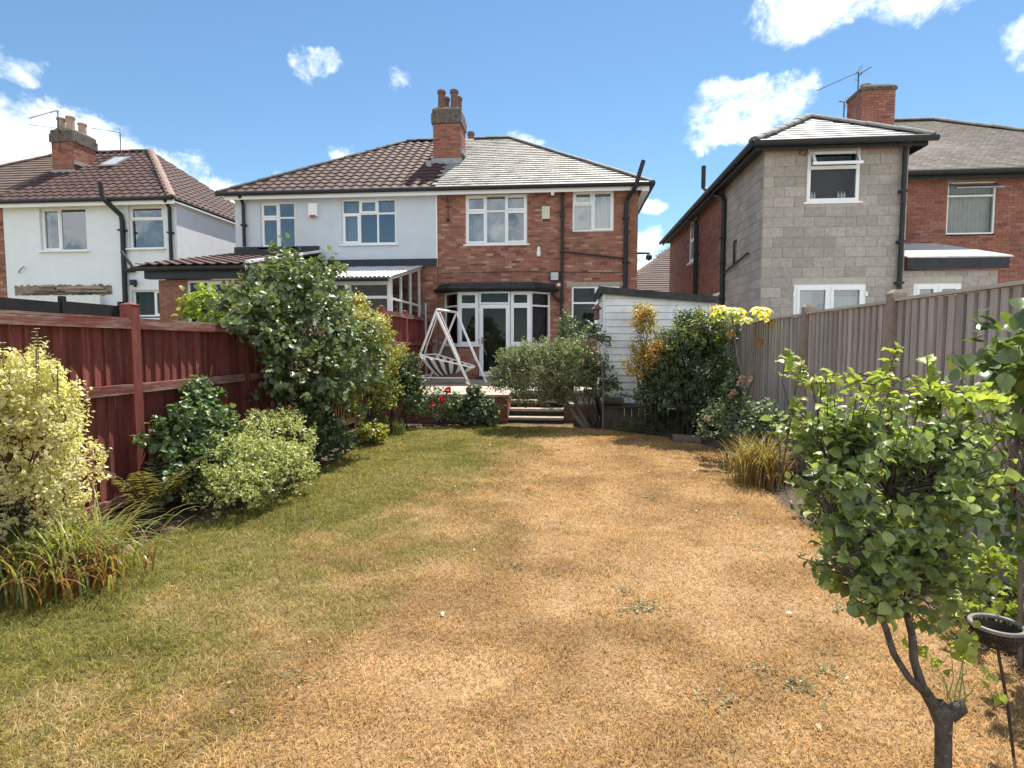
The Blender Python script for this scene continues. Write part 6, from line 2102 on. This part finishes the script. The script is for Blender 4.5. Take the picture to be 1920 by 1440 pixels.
# suckers at the fork
P, A, N, S, c = blob_leaves(rng, [((1.45, 2.25, .46), (.10, .1, .12), 1)], 48, .04, per=6, twig=.1)
leaf_mesh('sucker_leaves', 'lf_quince_tip', t, P, A, N, S, T_ROUND, 'stuff')
stems(rng, (1.42, 2.2, .3), c, .003, .01, 'lf_quince', t, 'suckers', .01)

# broad-leaved sapling by the fence
rng = np.random.default_rng(211)
t = thing('magnolia_sapling', 'slim sapling with large glossy leaves at the right edge by the grey fence', 'tree', (2.25, 3.05, 0))
MB().tube([(2.27, 3.05, -.05), (2.24, 3.05, .5), (2.20, 3.05, 1.0), (2.19, 3.08, 1.4), (2.21, 3.1, 1.66)], [.011, .010, .009, .007, .004], 8).tube([(2.2, 3.05, .95), (2.08, 2.98, 1.25), (2.02, 2.95, 1.5)], [.008, .006, .004], 6).tube([(2.2, 3.05, 1.1), (2.34, 3.0, 1.4), (2.42, 2.98, 1.6)], [.008, .006, .004], 6).build('trunk', 'bark_pale', t, smooth=True)
P, A, N, S, c = blob_leaves(rng, [((2.10, 3.0, 1.48), (.22, .22, .22), 3), ((2.32, 3.05, 1.42), (.22, .22, .26), 3), ((2.24, 3.0, 1.1), (.22, .25, .25), 2), ((2.3, 3.05, .75), (.2, .25, .25), 1.6)], 380, .095, per=6, twig=.16, shell=.7, spread=.7)
cr = leaf_mesh('crown', 'lf_magnolia', t, P[140:], A[140:], N[140:], S[140:], T_OVAL, 'stuff')
leaf_objects(cr, 'lf_magnolia', P[:140], A[:140], N[:140], S[:140], T_OVAL)
stems(rng, (2.2, 3.05, .9), c[:24], .005, .01, 'bark_pale', t, 'twigs', .02)
shrub('low_shrub', 'yellow-green low plant at the foot of the grey fence on the right edge', 'bush', (2.35, 3.4, 0), [((2.35, 3.4, .25), (.25, .4, .26), 2), ((2.45, 4.4, .2), (.25, .5, .22), 1.5)], 900, .05, 'lf_bright', T_ROUND, 221, 10, per=8, twig=.12)
shrub('seedling_plants', 'small weeds on the soil between young tree and grey fence', 'weeds', (2.3, 5.2, 0), [((2.4, 5.3, .12), (.3, .7, .14), 1)], 500, .05, 'lf_weed', T_OVAL, 223, 8, per=8, twig=.1)

# mesh bowl on a rod
rng = np.random.default_rng(3)
t = thing('bowl_feeder', 'rusty wire mesh bowl on a thin metal rod in the right foreground', 'feeder', (1.72, 2.33, 0))
bc = Vector((1.655, 2.35, .545))
MB().tube([(1.74, 2.33, -.05), (1.70, 2.34, .24), (1.658, 2.35, .465)], .0055, 6).build('rod', 'rust_mesh', t)
bm_ = MB()


def bowl(u, v):
    a = u * 2 * math.pi
    ph = .12 + v * (math.pi / 2 - .12)
    r = .084 * math.sin(ph) ** .75
    return bc + Vector((r * math.cos(a), r * math.sin(a), -.085 * math.cos(ph)))


for k in range(34):
    for s in (-1, 1):
        bm_.tube([bowl(k / 34 + s * .16 * v, v) for v in np.linspace(0.02, 1, 8)], .0021, 4, cap=False)
for v in (.05, .25, .45, .65, .85):
    bm_.tube([bowl(k / 24, v) for k in range(25)], .0014, 4, cap=False)
bm_.build('mesh_bowl', 'rust_mesh', t)
MB().lathe(tuple(bc), [(.012, -.070), (.044, -.060), (.063, -.042), (.070, -.02), (.072, -.012)], 24, cap=False).build('bowl_liner', 'rust_mesh', t, smooth=True)
MB().tube([bc + Vector((.084 * math.cos(a), .084 * math.sin(a), .002)) for a in np.linspace(0, 2 * math.pi, 33)], .009, 8, cap=False).build('rim', 'rust_rim', t)

# weeds and fallen leaves on the lawn
rng = np.random.default_rng(31)
P_, A_, N_ = [], [], []
for (x, y, r_, n) in ((.44, 3.55, .07, 60), (.38, 3.78, .04, 20), (1.1, 2.75, .05, 30), (1.28, 2.9, .04, 20), (.95, 2.9, .04, 20), (-.1, 5.2, .06, 24), (-1.3, 2.6, .05, 22), (.9, 6.2, .05, 20), (1.5, 4.7, .06, 24), (.7, 2.6, .04, 18), (-.35, 4.1, .06, 20), (1.6, 5.6, .06, 20), (1.7, 3.6, .08, 30)):
    for _ in range(n):
        a = rng.random() * 6.28
        q = np.array([x, y]) + rng.normal(size=2) * r_
        P_.append((q[0], q[1], float(lawn_z(np.array([q[0]]), np.array([q[1]]))[0]) + .012))
        A_.append((math.cos(a), math.sin(a), .25))
        N_.append((0, 0, 1))
o = leaf_mesh('weed_rosettes', 'lf_weed', None, np.array(P_), np.array(A_, float), np.array(N_, float) + rng.normal(size=(len(P_), 3)) * .2, .026 * (.6 + .7 * rng.random(len(P_))), T_LANCE, 'stuff')
tag(o, 'small flat green weeds scattered over the dry lawn', 'weeds')
n = 70
y = 2.0 + 8.5 * rng.random(n) ** 1.3
x = -2.9 + 4.9 * rng.random(n)
a = rng.random(n) * 6.28
P = np.stack([x, y, lawn_z(x, y) + .02], 1)
o = leaf_mesh('fallen_leaves', mat('dry_leaf', [(.8, .8, .8), (1.1, 1.1, 1.1)], .8, 20, bump=0, piece=[(.5, .45, .34), (.62, .58, .46), (.3, .2, .1), (.4, .36, .2), (.12, .08, .05)]), None, P,
              np.stack([np.cos(a), np.sin(a), rng.normal(size=n) * .15], 1), np.array([[0, 0, 1.]]) + rng.normal(size=(n, 3)) * .3, .022 + .026 * rng.random(n), T_LANCE, 'stuff')
tag(o, 'scattered dry fallen leaves on the lawn', 'leaves')
